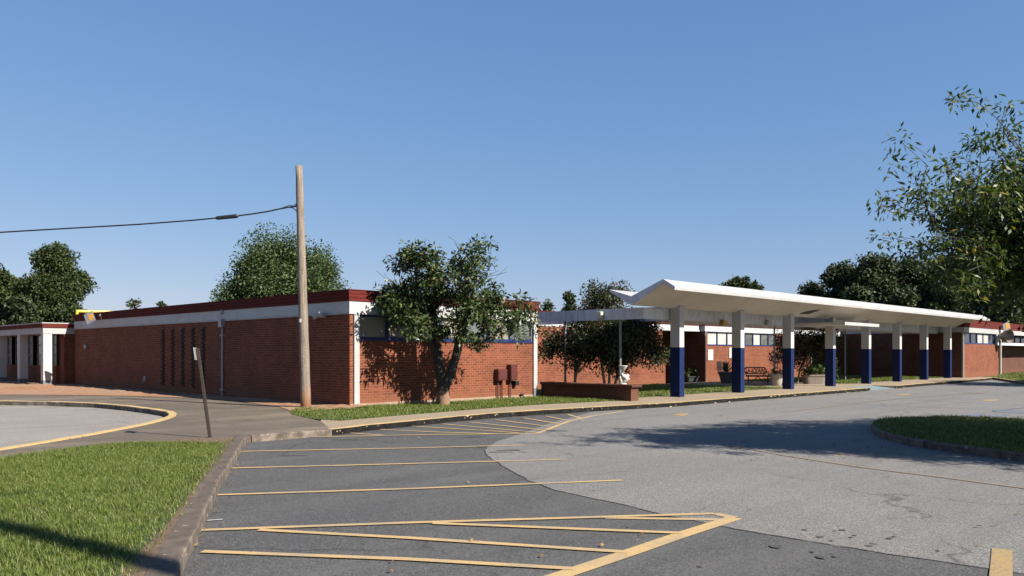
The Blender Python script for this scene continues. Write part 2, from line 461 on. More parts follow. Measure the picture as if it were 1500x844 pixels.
# ------------------------------------------------------------------ trees
def leaves(centres, n_per, sigma, length, width, droop, mat, name, parent, seed, flat=.0, squash=.8, avoid=None):
    r = np.random.default_rng(seed)
    c = np.repeat(np.asarray(centres), n_per, axis=0)
    n = len(c)
    off = r.normal(0, 1, (n, 3)); off *= (sigma * np.minimum(1.0, 1.9 / np.linalg.norm(off, axis=1)))[:, None]
    off[:, 2] *= squash
    p = c + off
    d = r.normal(0, 1, (n, 3)) + off / max(sigma, 1e-6) * .8; d[:, 2] = d[:, 2] * (1 - flat) - droop
    d /= np.linalg.norm(d, axis=1)[:, None]
    up = r.normal(0, .55, (n, 3)); up[:, 2] += .9
    s = np.cross(d, up); s /= (np.linalg.norm(s, axis=1)[:, None] + 1e-9)
    nn = np.cross(s, d)
    L = length * r.uniform(.6, 1.25, n)[:, None]; Wd = width * r.uniform(.7, 1.2, n)[:, None]
    V = np.stack([p, p + d * L * .45 + s * Wd / 2 + nn * Wd * .12, p + d * L + nn * L * -.10, p + d * L * .45 - s * Wd / 2 + nn * Wd * .12], 1).reshape(-1, 3)
    Fq = np.arange(n)[:, None] * 4 + np.array([[0, 1, 2, 3]])
    return mesh_np(name, V, Fq, mat, parent)

def blob_points(blobs, n, seed, shell=.45):
    """cluster centres spread through a union of ellipsoids (centre, radii), denser near the outside"""
    r = np.random.default_rng(seed)
    w = np.array([b[1][0] * b[1][1] * b[1][2] for b in blobs]) ** .75; w /= w.sum()
    out = []
    for k, b in zip(r.choice(len(blobs), n, p=w), range(n)):
        c, rad = blobs[k]
        v = r.normal(0, 1, 3); v /= np.linalg.norm(v)
        q = (shell + (1 - shell) * r.random() ** .6) * r.uniform(.82, 1.12)
        out.append(np.array(c) + v * np.array(rad) * q)
    return np.array(out)

def branches(trunks, targets, tip_r, seed, step=.5, wander=.12, bend=.0, expo=2.25, base_r=None):
    """skeleton: trunk polylines, then every target hooks on to the cheapest node; radii by the pipe model"""
    r = np.random.default_rng(seed)
    N = []; PAR = []; LEN = []
    def add(p, par):
        N.append(np.array(p, float)); PAR.append(par)
        LEN.append(0 if par < 0 else LEN[par] + np.linalg.norm(N[-1] - N[par])); return len(N) - 1
    for tr in trunks:
        last = -1
        if len(N) and np.linalg.norm(np.array(tr[0]) - N[0]) > 0:
            d = [np.linalg.norm(np.array(tr[0]) - q) for q in N]; last = int(np.argmin(d))
        for p in tr:
            if last >= 0 and np.linalg.norm(np.array(p) - N[last]) < 1e-6: continue
            last = add(p, last)
    first = max(1, len(trunks[0]) // 2)
    ctr = np.mean([t[-1] for t in trunks], axis=0)
    order = np.argsort(np.linalg.norm(targets - ctr, axis=1))
    for i in order:
        t = targets[i]; A = np.array(N)
        d = np.linalg.norm(A - t, axis=1) + .35 * np.array(LEN)
        d[:first] += 50
        d += np.where(A[:, 2] > t[2] + .2, .8, 0)
        k = int(np.argmin(d)); a = N[k]; dist = np.linalg.norm(t - a)
        m = max(1, int(dist / step)); last = k
        for j in range(1, m + 1):
            u = j / m; q = a + (t - a) * u
            q = q + np.array([0, 0, bend * dist * u * (1 - u)])
            if j < m: q = q + r.normal(0, wander * dist / m + .01, 3)
            last = add(q, last)
    n = len(N); kids = [[] for _ in range(n)]
    for i, p in enumerate(PAR):
        if p >= 0: kids[p].append(i)
    R = np.zeros(n)
    for i in range(n - 1, -1, -1):
        R[i] = tip_r if not kids[i] else sum(R[k] ** expo for k in kids[i]) ** (1 / expo)
    if base_r: R *= 1; s = base_r / R[0]; R = tip_r + (R - tip_r) * (base_r - tip_r) / max(R[0] - tip_r, 1e-6)
    return N, PAR, R, kids

def wood(N, PAR, R, kids, mat, name, parent, sides=7, sel=None):
    V = []; Fq = []
    for i in range(len(N)):
        p = PAR[i]
        if p < 0 or (sel is not None and not sel(i)): continue
        a, b = N[p], N[i]; d = b - a; L = np.linalg.norm(d)
        if L < 1e-5: continue
        d = d / L; u = np.cross(d, [0.31, .17, .93] if abs(d[2]) < .9 else [1, .1, 0]); u /= np.linalg.norm(u); w = np.cross(d, u)
        ns = sides if R[i] > .025 else 4
        ra = min(R[p], R[i] * 1.35); rb = R[i]
        o = len(V)
        for (q, rr) in ((a - d * ra * .25, ra), (b + d * rb * .25, rb)):
            for k in range(ns):
                t = 2 * math.pi * k / ns
                V.append(q + (u * math.cos(t) + w * math.sin(t)) * rr)
        for k in range(ns): Fq.append([o + k, o + (k + 1) % ns, o + ns + (k + 1) % ns, o + ns + k])
    if not Fq: return None
    return mesh_np(name, np.array(V), np.array(Fq), mat, parent, True)

def pix_blobs(lst, d):                         # crown lobes: (column, row, radius px, depth offset m)
    out = []
    for px, py, rp, dd in lst:
        D = d + dd; c = W(px, D, EYE + (HY - py) / F * D); r = rp / F * D
        out.append((c, (r, r, r * .9)))
    return out

def far_tree(name, label, cat, px, d, top, hw, mat, bark, seed, n_cl=70, per=90, leaf=.34, shape='round', group=None, low=None, lobes=9):
    r = random.Random(seed)
    b = W(px, d); t = thing(name, (b[0], b[1], -.3), label, cat, group)
    H = EYE + (HY - top) / F * d; R = hw / F * d
    zl = low if low is not None else H * .30
    bl = []
    if shape == 'round':
        for k in range(lobes):
            a = 2 * math.pi * k / lobes + r.uniform(-.4, .4); q = r.uniform(.25, .78) * R
            zz = zl + (H - zl) * r.uniform(.18, .72)
            s = R * r.uniform(.24, .44)
            bl.append(((b[0] + math.cos(a) * q, b[1] + math.sin(a) * q, zz), (s, s, min(s * .9, (H - zl) * .4))))
        s = R * .48; bl.append(((b[0], b[1], H - s * .85), (s * 1.05, s * 1.05, s * .85)))
        s = R * .62; bl.append(((b[0], b[1], zl + (H - zl) * .5), (s, s, (H - zl) * .38)))
    else:                                      # tufted pine-like clumps
        for k in range(lobes * 2):
            a = r.uniform(0, 2 * math.pi); u = r.random(); zz = zl + (H - zl) * (u * .88 + .06)
            rad = R * (.85 if u < .55 else .85 * math.sqrt(max(.05, 1 - ((u - .55) / .5) ** 2)))
            q = rad * r.uniform(.3, .85); s = R * r.uniform(.28, .42)
            bl.append(((b[0] + math.cos(a) * q, b[1] + math.sin(a) * q, zz), (s, s, s * .62)))
        s = R * .4; bl.append(((b[0], b[1], H - s * .7), (s, s, s * .6)))
    cl = blob_points(bl, n_cl * 3 if shape != 'round' else n_cl * 4, seed, .35)
    N, PA, RR, K = branches([[(b[0], b[1], -.3), (b[0] + .1, b[1], zl * .6), (b[0], b[1], zl + .3), (b[0] + .1, b[1] + .1, zl + (H - zl) * .55)]], cl[::4], .03, seed, 1.2, .1)
    wood(N, PA, RR, K, bark, 'trunk', t)
    leaves(cl, int(per * 1.7) // (3 if shape != 'round' else 4), R * .075 + .10, leaf * 1.15, leaf * .85, .15, mat, 'crown', t, seed)
    return t

# ------------------------------------------------------------------ setting: ground, lot, pavement
struct(MB().sheet([(-700, -700), (700, -700), (700, 700), (-700, 700)], -.34).build('ground', TURF))
struct(MB().sheet([(-60, -70), (150, -70), (150, 16), (9, 16), (3, 14.6), (-60, 60)], LOW).build('parking_lot', ASPH_D))
edge_px = [(905, 596), (870, 603), (840, 611), (800, 622), (762, 636), (728, 647), (714, 655), (710, 661), (716, 669), (738, 684), (775, 704), (812, 718),
           (860, 729), (915, 740), (985, 757), (1060, 772), (1140, 786), (1230, 801), (1330, 816), (1440, 832), (1560, 850)]
edge_w = [P2(x, y, LOW) for x, y in edge_px]
wob = []
for a, b in zip(edge_w, edge_w[1:]):           # a ragged overlay joint
    n = max(2, int(math.dist(a, b) / .12))
    for i in range(n):
        u = i / n; wob.append((a[0] + (b[0] - a[0]) * u + random.uniform(-.022, .022), a[1] + (b[1] - a[1]) * u + random.uniform(-.022, .022)))
wob.append(edge_w[-1])
struct(MB().sheet(wob + [(30, -60), (150, -60), (150, 15), (24, 15)], LOW + .004).build('road', ASPH_L))
struct(MB().ribbon([(x, y) for x, y in wob[60:260:2]], .011, LOW + .008).build('asphalt_joint', M('dark_joint', (.05, .05, .05), (.10, .10, .10), 9, .9)))  # thin dark line drawn along the overlay joint

KV = 14.62                                       # kerb line of the long pavement
kerb_line = [P2(368, 638), P2(420, 634), P2(485, 629), P2(545, 622), P2(600, 616.8), P2(660, 611), P2(715, 606), P2(790, 601), P2(860, 597)] + \
            [(22.5, 14.72), (28, 14.62), (34, 14.5), (38.3, 14.45)]
kerb_far = [(41.6, 14.45), (46, 14.55), (52, 14.5), (57, 14.6), (60.3, 14.85)]
pave_in = [(61, 15.9), (58.4, 15.9), (58.4, 17.2), (42.5, 17.2), (42.5, 24), (35.8, 24), (35.8, 17.2), (23.2, 17.2), (22.9, 16.3), P2(890, 588), P2(790, 593), P2(720, 598),
           P2(640, 604.5), P2(560, 611), P2(500, 616.5), P2(470, 615), P2(445, 611.5), P2(428, 607), P2(424, 603)]
ramp_poly = [(36.9, 14.45), (41.6, 14.45)]
struct(MB().prism(kerb_line[2:] + [(38.6, 15.6), (41.3, 15.6)] + kerb_far + pave_in[:-3] + [P2(470, 617)], -.33, 0.0).build('pavement', WALK))
m = MB()
m.add([(38.3, 14.47, LOW + .006), (41.6, 14.47, LOW + .006), (41.3, 15.6, .004), (38.6, 15.6, .004), (37.7, 14.46, .0), (42.2, 14.5, .0)], [(0, 1, 2, 3), (4, 0, 3), (1, 5, 2)])
struct(m.build('dropped_kerb', RAMPB))

def kerb(name, line, w, top, bot, mats, side=1, ny=None):
    """kerb stone along a plan line: face along the line, top running back by w"""
    pts = []
    for a, b in zip(line, line[1:]):
        n = max(1, int(math.dist(a[:2], b[:2]) / .22))
        for i in range(n): pts.append((a[0] + (b[0] - a[0]) * i / n, a[1] + (b[1] - a[1]) * i / n))
    pts.append(line[-1][:2]); n = len(pts)
    V = []; prof = [(-.03, bot), (-.03, top - .022), (-.018, top - .006), (.0, top), (w, top), (w, bot)]
    for i in range(n):
        a = Vector(pts[max(i - 1, 0)]); b = Vector(pts[min(i + 1, n - 1)]); d = (b - a).normalized(); nn = Vector((-d.y, d.x)) * side
        for q, z in prof:
            j = mnoise.noise((pts[i][0] * 1.6, pts[i][1] * 1.6, z * 6 + q * 5)) * .012
            j2 = mnoise.noise((pts[i][0] * 6, pts[i][1] * 6, z * 9)) * .010 if q < .02 else 0
            V.append((pts[i][0] + nn.x * (q + j + j2), pts[i][1] + nn.y * (q + j + j2), z + (j * .5 + j2 * .4 if z > bot else 0)))
    mb = MB(); mb.v = V; k = len(prof)
    for i in range(n - 1):
        for j in range(k - 1):
            a = i * k + j; fc = [a, a + k, a + k + 1, a + 1]
            mb.f.append(fc if side > 0 else fc[::-1]); mb.mi.append(0 if j < 2 else min(1, len(mats) - 1))
    mb.f.append(list(range(k))); mb.mi.append(0); mb.f.append(list(range((n - 1) * k, n * k))[::-1]); mb.mi.append(0)
    return struct(mb.build(name, mats))
kerb('kerb', kerb_line[:3], .15, .006, -.33, [KERBC, KERBC])
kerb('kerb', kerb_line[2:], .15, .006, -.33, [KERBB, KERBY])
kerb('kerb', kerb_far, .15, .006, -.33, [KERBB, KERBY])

# driveway, loop, near lawn
loop_out = [P2(-140, 590.5), P2(0, 588), P2(70, 589), P2(140, 591.5), P2(190, 596), P2(225, 600.5), P2(243, 603.5), P2(249, 606.5), P2(247, 610), P2(237, 614), P2(215, 620), P2(180, 627), P2(135, 635.5),
            P2(60, 648), P2(0, 657.5), P2(-140, 680)]
drive_poly = [P2(-700, 574), P2(-300, 577), P2(0, 578.5), P2(108, 579), P2(200, 580.5), P2(280, 583), P2(350, 588), P2(410, 596), P2(428, 602), P2(432, 608), P2(470, 617), P2(485, 629), P2(420, 634), P2(368, 638), P2(345, 641)]
lawn_far = [P2(328, 646), P2(250, 645), P2(200, 648), P2(130, 653), P2(60, 663), P2(0, 673.5), P2(-300, 735)]
dv = drive_poly + lawn_far + [(-60, 30), (-60, 80)]
# the loop is a hole in the driveway: two pieces left and right of it are joined by building the ring around it
m = MB()
ring_far = loop_out[:8]; ring_near = loop_out[7:]
m.prism(drive_poly[1:12] + [P2(372, 637.5)] + [loop_out[7]] + ring_far[::-1][1:], -.33, 0)
m.prism([loop_out[7]] + [P2(372, 637.5), P2(345, 641)] + lawn_far + [P2(-300, 708)] + ring_near[::-1][:-1], -.33, 0)
struct(m.build('driveway', DRIVE))
struct(MB().sheet([P2(-200, 590)] + loop_out + [P2(-200, 690)], -.125).build('loop_drive', LOOP))
kerb('kerb', loop_out[::-1], .17, .02, -.30, [KERBC, KERBY], side=-1)

kin = [P2(348, 637), P2(320, 677), P2(293, 718), P2(256, 775), P2(202, 839), P2(180, 868)]
kout = [P2(359.5, 637), P2(338, 671), P2(316, 705), P2(289.5, 762), P2(266, 806), P2(250, 844), P2(225, 900), P2(120, 1300)]
KERBT = M('kerb_top_dirt', (.21, .16, .115), (.065, .047, .034), 4, .9, .8, 16, 8, big=((.10, .075, .055), 2.2), spots=[((.50, .45, .38), 13, .67)], lo=.36, hi=.70)
kerb('kerb', kout, .17, .01, -.33, [KERBC, KERBT], side=-1)
kb_in = []
lawn_near = lawn_far + [(-30, -6), (-1.0, -1.0)] + [(x - .13 * SA, y + .13 * CA) for x, y in [P2(120, 1300), P2(225, 900), P2(250, 844), P2(266, 806), P2(289.5, 762), P2(316, 705), P2(338, 671), P2(359.5, 640)]]
struct(MB().prism(lawn_near, -.33, -.004).build('lawn', TURF))
kedge = [P2(348, 637), P2(293, 718), P2(202, 839), P2(150, 900)]
def keep_near(p, f):
    d = edge_dist(p, kedge); d2 = edge_dist(p, lawn_far)
    th = .13 + .22 * f
    bare = np.exp(-((p[:, 0] - P2(50, 766)[0]) ** 2 + (p[:, 1] - P2(50, 766)[1]) ** 2) / .05)
    return (RNG.random(len(p)) < np.clip((d - th * .5) / .22, .03, 1)) & (RNG.random(len(p)) < np.clip(d2 / .18, .1, 1)) & (RNG.random(len(p)) > bare * .8)
vis_near = [P2(341, 650), P2(250, 649), P2(130, 652.5), P2(0, 672), P2(-160, 700), P2(-160, 900), P2(160, 900), P2(215, 830), P2(270, 755), P2(305, 700)]
grass('grass', vis_near, 0, 5600, .060, .0062, keep_near)
# clay showing between lawn and kerb, and round the sign post
m = MB(); m.prism([P2(353, 641), P2(301, 718), P2(222, 839), P2(190, 890), P2(140, 890), P2(180, 835), P2(248, 765), P2(285, 712), P2(322, 655), P2(300, 650), P2(230, 649), P2(262, 643.5), P2(310, 640)], -.3, .006)
EARTH = M('trodden_earth', (.21, .125, .070), (.10, .065, .038), 9, .95, .9, 18, spots=[((.30, .22, .14), 24, .64), ((.06, .045, .03), 14, .66)])
struct(m.build('bare_earth', EARTH))
grass('grass', [P2(346, 641), P2(300, 702), P2(200, 836), P2(150, 895), P2(180, 835), P2(240, 765), P2(283, 705), P2(315, 655)], 0, 1300, .05, .007)
grass('grass', [P2(330, 647), P2(262, 644), P2(232, 648.5), P2(318, 652)], 0, 160, .05, .007)

# clay strip along the long wall, lumpy
m = MB(); nx, ny = 22, 260
def dirt_edge(v):
    pts = sorted([(y, x) for x, y in drive_poly[1:9]])
    return float(np.interp(v, [q[0] for q in pts], [q[1] for q in pts]))
V = []
for j in range(ny + 1):
    v = 19.6 + (60 - 19.6) * j / ny
    x0 = dirt_edge(v) - .05; x1 = 14.25 if v < 43.4 else 13.6
    for i in range(nx + 1):
        u = i / nx; x = x0 + (x1 - x0) * u
        z = .012 + .10 * u ** 1.3 * (.6 + .8 * mnoise.noise((x * .9, v * .7, 2))) + .045 * mnoise.noise((x * 3, v * 2.2, 5)) * u + .02 * mnoise.noise((x * 9, v * 9, 3)) * u
        V.append((x, v, max(z, .008)))
m.v = V
for j in range(ny):
    for i in range(nx):
        a = j * (nx + 1) + i; m.f.append([a, a + 1, a + nx + 2, a + nx + 1]); m.mi.append(0)
struct(m.build('clay_bank', SOIL, smooth=True))
struct(MB().prism(drive_poly[0:7] + [(14.3, 26), (14.3, 41), (30, 41), (30, 110), (-80, 110), (-80, 80)], -.33, -.012).build('bare_ground', SOIL))

# lawn in front of the corner building
lawn_mid = [P2(424, 603), P2(428, 607), P2(445, 611.5), P2(470, 615), P2(500, 616.5), P2(560, 611), P2(640, 604.5), P2(720, 598), P2(790, 593), P2(890, 588), (22.4, 16.4), (22.4, 20.3), (13.9, 20.3), (13.0, 20.6), P2(440, 598)]
struct(MB().prism(lawn_mid, -.33, .004).build('lawn', TURF))
grass('grass', lawn_mid, .0, 950, .07, .014, lambda p, f: RNG.random(len(p)) < np.clip(.55 + (21.0 - p[:, 1]) * .35 + f * .5, .3, 1))
lawn_back = [(23.0, 17.2), (35.8, 17.2), (35.8, 24.2), (21, 24.4), (21, 20.9), (22.9, 20.9)]
struct(MB().prism(lawn_back, -.33, .004).build('lawn', TURF))
grass('grass', [(23.0, 17.25), (35.8, 17.25), (35.8, 24.1), (23, 24.1)], 0, 300, .07, .02)
lawn_court = [(42.5, 17.2), (58.4, 17.2), (58.4, 24.2), (42.5, 24.2)]
struct(MB().prism(lawn_court, -.33, .004).build('lawn', TURF))
grass('grass', lawn_court, 0, 220, .08, .024)
struct(MB().prism([(50.5, 21.6), (58.4, 21.6), (58.4, 22.6), (50.5, 22.6)], -.3, .012).build('path', WALK))
lawn_far_r = [(60.3, 14.85), (51.7, 11.2), (46, 8.6), (60, 4), (110, 4), (110, 17), (66.8, 17), (66.6, 15.9), (61, 15.9)]
struct(MB().prism(lawn_far_r, -.33, .0).build('lawn', TURF))
grass('grass', [(60.8, 15.0), (52, 11.3), (49, 9.5), (60, 9), (72, 13), (80, 17), (66.8, 17), (66.6, 15.9)], 0, 90, .09, .03)
kerb('kerb', [(60.3, 14.85), (51.7, 11.2), (46, 8.6)], .15, .006, -.33, [KERBC, KERBY], side=1)

# planted island on the right
isl_front = [P2(1500, 665), P2(1430, 656.5), P2(1380, 650.5), P2(1340, 644), P2(1310, 637.5), P2(1293, 632), P2(1282, 627), P2(1278, 622.5), P2(1283, 618), P2(1295, 614.5), P2(1330, 611.8)]
isl = [P2(1760, 690), P2(1620, 678)] + isl_front + [P2(1400, 611.5), P2(1500, 614.8), P2(1700, 622), P2(1900, 640)]
struct(MB().prism(isl, -.33, .0).build('traffic_island', TURF))
kerb('kerb', [P2(1760, 690), P2(1620, 678)] + isl_front + [P2(1400, 611.5), P2(1500, 614.8), P2(1700, 622)], .13, .012, -.33, [KERBC, KERBC], side=-1)
grass('grass', isl_front + [P2(1400, 611.5), P2(1500, 614.8), P2(1570, 617), P2(1570, 672)], .0, 1000, .08, .014)
grass('grass', [P2(1570, 672.5), P2(1570, 617), P2(1700, 622), P2(1900, 640), P2(1760, 689), P2(1620, 677)], .0, 420, .08, .02)

# ------------------------------------------------------------------ painted markings
def stripe(px, mat, w=.10, name='painted_line'):
    line = [P2(x, y, LOW) for x, y in px]
    pts = []
    for a, b in zip(line, line[1:]):
        n = max(2, int(math.dist(a, b) / .5))
        for i in range(n): pts.append((a[0] + (b[0] - a[0]) * i / n, a[1] + (b[1] - a[1]) * i / n))
    pts.append(line[-1])
    stripe.k += 1
    return struct(MB().ribbon(pts, w, LOW + .0085 + .0006 * (stripe.k % 9)).build(name, mat))
stripe.k = 0
for px in ([(363, 642.5), (600, 637.7), (787, 635.4)], [(353, 662), (600, 657), (767, 652.6)], [(336, 686.7), (600, 680), (830, 673.6)], [(318.5, 726), (600, 717), (912, 704.4)],
           [(285, 778.3), (600, 767), (1047, 753.6)], [(379, 777.6), (600, 789.5), (920, 810.5)], [(296, 809.5), (600, 821), (842, 835)], [(634, 768), (800, 774.5), (1000, 782.5)], [(886, 759.5), (1061, 762.3)],
           [(489, 633), (561, 638.2)], [(545, 629), (640, 633.6), (731, 636.2)], [(600, 624.6), (731, 632.6), (760, 635)], [(649, 621.6), (785, 634)], [(689, 619), (795, 630.5)], [(726, 615.5), (807, 625.8)],
           [(766.6, 612.8), (819, 621.6)], [(801, 610.5), (832, 617)], [(832, 607.6), (851, 613)]):
    stripe(px, LINE, .095)
stripe([(1076, 759.5), (1000, 784), (920, 811.5), (822, 844), (700, 886)], LINE, .17)
stripe([(1047, 753.6), (1076, 759.5)], LINE, .12)
stripe([(787, 635.5), (835.6, 616.8), (870, 609.5), (913, 603)], LINE, .11)
stripe([(1468, 806), (1466, 850), (1464, 900)], LINEF, .155)
stripe([(1062, 652), (1150, 668), (1260, 685), (1380, 700), (1500, 716), (1600, 728)], LINER, .10, 'faded_line')
stripe([(1150, 604), (1280, 588), (1345, 582), (1450, 575)], LINER, .12, 'faded_line')
stripe([(1210, 590.5), (1300, 594.5), (1500, 603)], STAIN, .045, 'sealed_crack')
stripe([(1400, 573.8), (1447, 578), (1500, 580)], STAIN, .06, 'sealed_crack')
stripe([(1340, 586), (1420, 591), (1500, 594.5)], STAIN, .04, 'sealed_crack')
stripe([(298, 764), (326, 762)], LINEW, .035, 'chalk_mark')
def patch(px, mat, name):
    stripe.k += 1
    return struct(MB().sheet([P2(x, y, LOW) for x, y in px], LOW + .0085 + .0006 * (stripe.k % 9)).build(name, mat))
patch([(984, 609), (993, 606.6), (1007, 605.8), (1011, 607), (1006, 608.6), (999, 610.5), (995, 609.4)], LINEF, 'painted_arrow')
patch([(1311, 579), (1322, 577.3), (1335, 577), (1331, 578.6), (1322, 579.8)], LINEF, 'painted_arrow')
patch([(1438, 587.8), (1444, 585.8), (1464, 585.3), (1462, 587.2), (1450, 588.8)], LINEF, 'painted_arrow')
for px in ([(1405, 609.3), (1425, 607), (1442, 607.2), (1433, 609.8)], [(1449, 609.3), (1478, 608.3), (1468, 610.4), (1450, 610.6)], [(1452, 603.6), (1470, 602.6), (1500, 604.5), (1560, 606), (1500, 606), (1470, 604.8)]):
    patch(px, LINEB, 'painted_bay')
for px in ([(1455, 602.6), (1500, 597.5), (1560, 593)], [(1395, 611), (1450, 611.5)], ):
    stripe(px, LINEB, .11, 'painted_bay')
for (zx, zy, s) in [(357, 659, 5), (418, 687, 6), (510, 660, 6), (545, 690, 4), (560, 682, 3.5), (467, 704, 3.5), (703, 695, 5), (722, 687, 4), (620, 724, 6), (636, 715, 5), (245, 727, 10), (425, 770, 9), (480, 767, 4), (390, 748, 4), (900, 745, 3.5), (480, 664, 3)]:
    cx, cy = P2(1050 + zx * .3603, 540 + zy * .3603, LOW)
    n = 11; r0 = s * .0058
    pts = [(cx + math.cos(2 * math.pi * k / n) * r0 * random.uniform(.7, 1.3), cy + math.sin(2 * math.pi * k / n) * r0 * random.uniform(.7, 1.3)) for k in range(n)]
    stripe.k += 1
    struct(MB().sheet(pts, LOW + .0085 + .0006 * (stripe.k % 9)).build('oil_stain', STAIN))
for (x, y) in [(434, 668), (278, 647.8 + 20), (700, 640), (690, 641.5), (735, 663), (745, 660.5)]:
    if x > 330:
        cx, cy = P2(x, y, LOW)
        stripe.k += 1
        struct(MB().ribbon([(cx - .2 * SA - .02, cy + .2 * CA), (cx, cy + .015), (cx + .2 * SA, cy - .2 * CA)], .05, LOW + .0085 + .0006 * (stripe.k % 9)).build('oil_stain', STAIN))

# fallen leaves and grit, too many to count
def litter():
    r = np.random.default_rng(5); V = []; Fq = []
    spots = []
    for _ in range(120):
        spots.append(P(r.uniform(1080, 1500), 652 + abs(r.normal(0, 14)) + 0, LOW))
    for _ in range(46): spots.append(P(r.uniform(560, 1500), r.uniform(630, 840), LOW))
    for _ in range(34): u = r.uniform(0, 1); q = P2(345 - 80 * u, 665 + 150 * u, LOW); spots.append((q[0] + abs(r.normal(0, .14)) * SA, q[1] - abs(r.normal(0, .14)) * CA, LOW))
    tiny = len(spots)
    for _ in range(150): spots.append((r.uniform(13, 57), 14.5 - abs(r.normal(0, .10)), LOW))
    tiny = (tiny, len(spots))
    for _ in range(60): spots.append((*P2(r.uniform(1290, 1500), r.uniform(614, 655)), .07))
    for n_, p in enumerate(spots):
        a = r.uniform(0, 6.28); L = r.uniform(.012, .036) * (.35 if tiny[0] <= n_ < tiny[1] and p[0] < 30 else 1); w = L * r.uniform(.4, .7); d = np.array([math.cos(a), math.sin(a), r.uniform(-.1, .5)]); s = np.array([-math.sin(a), math.cos(a), r.uniform(-.3, .3)])
        c = np.array(p) + [0, 0, .022]
        o = len(V); V += [c - d * L, c + s * w + [0, 0, .008], c + d * L, c - s * w + [0, 0, .006]]; Fq.append([o, o + 1, o + 2, o + 3])
    tag(mesh_np('fallen_leaves', np.array(V), np.array(Fq), DRYLEAF), kind='stuff')
litter()

# ------------------------------------------------------------------ buildings
def window(bld, x0, x1, y, z0, z1, n, panes, fr=.055, frame=BLUEF, depth=.10, name='window'):
    """ribbon window facing -y: each window is a frame with its pane"""
    w = (x1 - x0) / n
    for i in range(n):
        a, b = x0 + i * w + .002, x0 + (i + 1) * w - .002
        m = MB()
        m.box(a, y, z0, b, y + depth, z0 + fr * 1.3).box(a, y, z1 - fr, b, y + depth, z1)
        m.box(a, y, z0 + fr * 1.3, a + fr * .8, y + depth, z1 - fr).box(b - fr * .8, y, z0 + fr * 1.3, b, y + depth, z1 - fr)
        f = m.build(name, frame, bld)
        MB().box(a + fr * .8, y + depth * .55, z0 + fr * 1.3, b - fr * .8, y + depth * .75, z1 - fr).build('pane', panes[i % len(panes)], f)

def band(x0, y0, x1, y1, z0, z1, proud, m=None):
    """ring of fascia round a flat roofed block, standing proud of the wall"""
    m = m or MB(); p = proud; t = .12
    m.box(x0 - p, y0 - p, z0, x1 + p, y0 - p + t, z1).box(x0 - p, y1 + p - t, z0, x1 + p, y1 + p, z1)
    m.box(x0 - p, y0 - p + t, z0, x0 - p + t, y1 + p - t, z1).box(x1 + p - t, y0 - p + t, z0, x1 + p, y1 + p - t, z1)
    return m

def red_trim(bld, x0, y0, x1, y1, z0, z1):
    m = MB(); h = z1 - z0
    for k, (a, b, p) in enumerate(((0, .30, .05), (.31, .62, .065), (.63, .93, .08), (.93, 1.0, .10))):
        band(x0, y0, x1, y1, z0 + h * a + .003, z0 + h * b, p, m)
    return m.build('roof_trim', REDT, bld)

# --- corner building (long shaded side wall, sunlit window front)
A = thing('school_building', (14, 20.2, 0), 'long low red brick block at the corner behind the utility pole, dark red roof trim', 'building')
x0, x1, y0, y1 = 14.0, 22.1, 20.2, 43.3
m = MB(); m.box(x0, y0, -.3, x0 + .28, y1, 2.78).box(x0 + .28, y1 - .28, -.3, x1, y1, 2.78).box(x1 - .28, y0 + .28, -.3, x1, y1 - .28, 2.78)
m.box(x0 + .28, y0, -.3, x1, y0 + .28, 2.0)
m.build('wall', BRICK, A)
band(x0, y0, x1, y1, 2.78, 3.12, .025).build('fascia', BAND, A)
band(x0, y0, x1, y1, 2.74, 2.78, .04).build('drip_edge', WHITE, A)
red_trim(A, x0, y0, x1, y1, 3.12, 3.46)
MB().box(x0 + .03, y0 + .03, 3.30, x1 - .03, y1 - .03, 3.38).build('roof', ROOF, A)
window(A, 14.33, 21.88, y0 + .05, 2.003, 2.74, 7, [PANE, PANE, PANE, PANE, PANE_G, PANE, PANE_G])
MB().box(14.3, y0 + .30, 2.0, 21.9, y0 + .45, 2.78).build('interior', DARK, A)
MB().box(14.28, y0 - .035, 1.955, 21.9, y0 + .02, 2.0).build('sill', BLUEF, A)
MB().box(14.13, y0 - .055, -.2, 14.32, y0 + .05, 2.739).build('pilaster', WHITE, A, bevel=.006)
p_ = MB(); p_.box(21.90, y0 - .055, .32, 22.09, y0 + .05, 2.739); p_.cur = 1; p_.box(21.895, y0 - .06, -.2, 22.095, y0 + .05, .32)
p_.build('pilaster', [WHITE, M('grey_plinth', (.20, .21, .22))], A)
MB().box(x0 + .02, y0 - .012, -.2, x1 - .2, y0, .10).build('foundation', M('bare_footing', (.45, .33, .24), (.34, .22, .15), 6, .9), A)
for k, v in enumerate((33.1, 32.2, 31.3, 30.42, 29.55)):          # five ladders of alternate bricks, coloured near-black for the shade inside open slots
    m = MB()
    for j in range(29):
        z = .30 + j * .078; s = .055 if j % 2 else -.055
        m.box(x0 - .035, v - .085 + s, z, x0 + .02, v + .085 + s, z + .074)
    m.build('vent_ladder', SLOT, A)

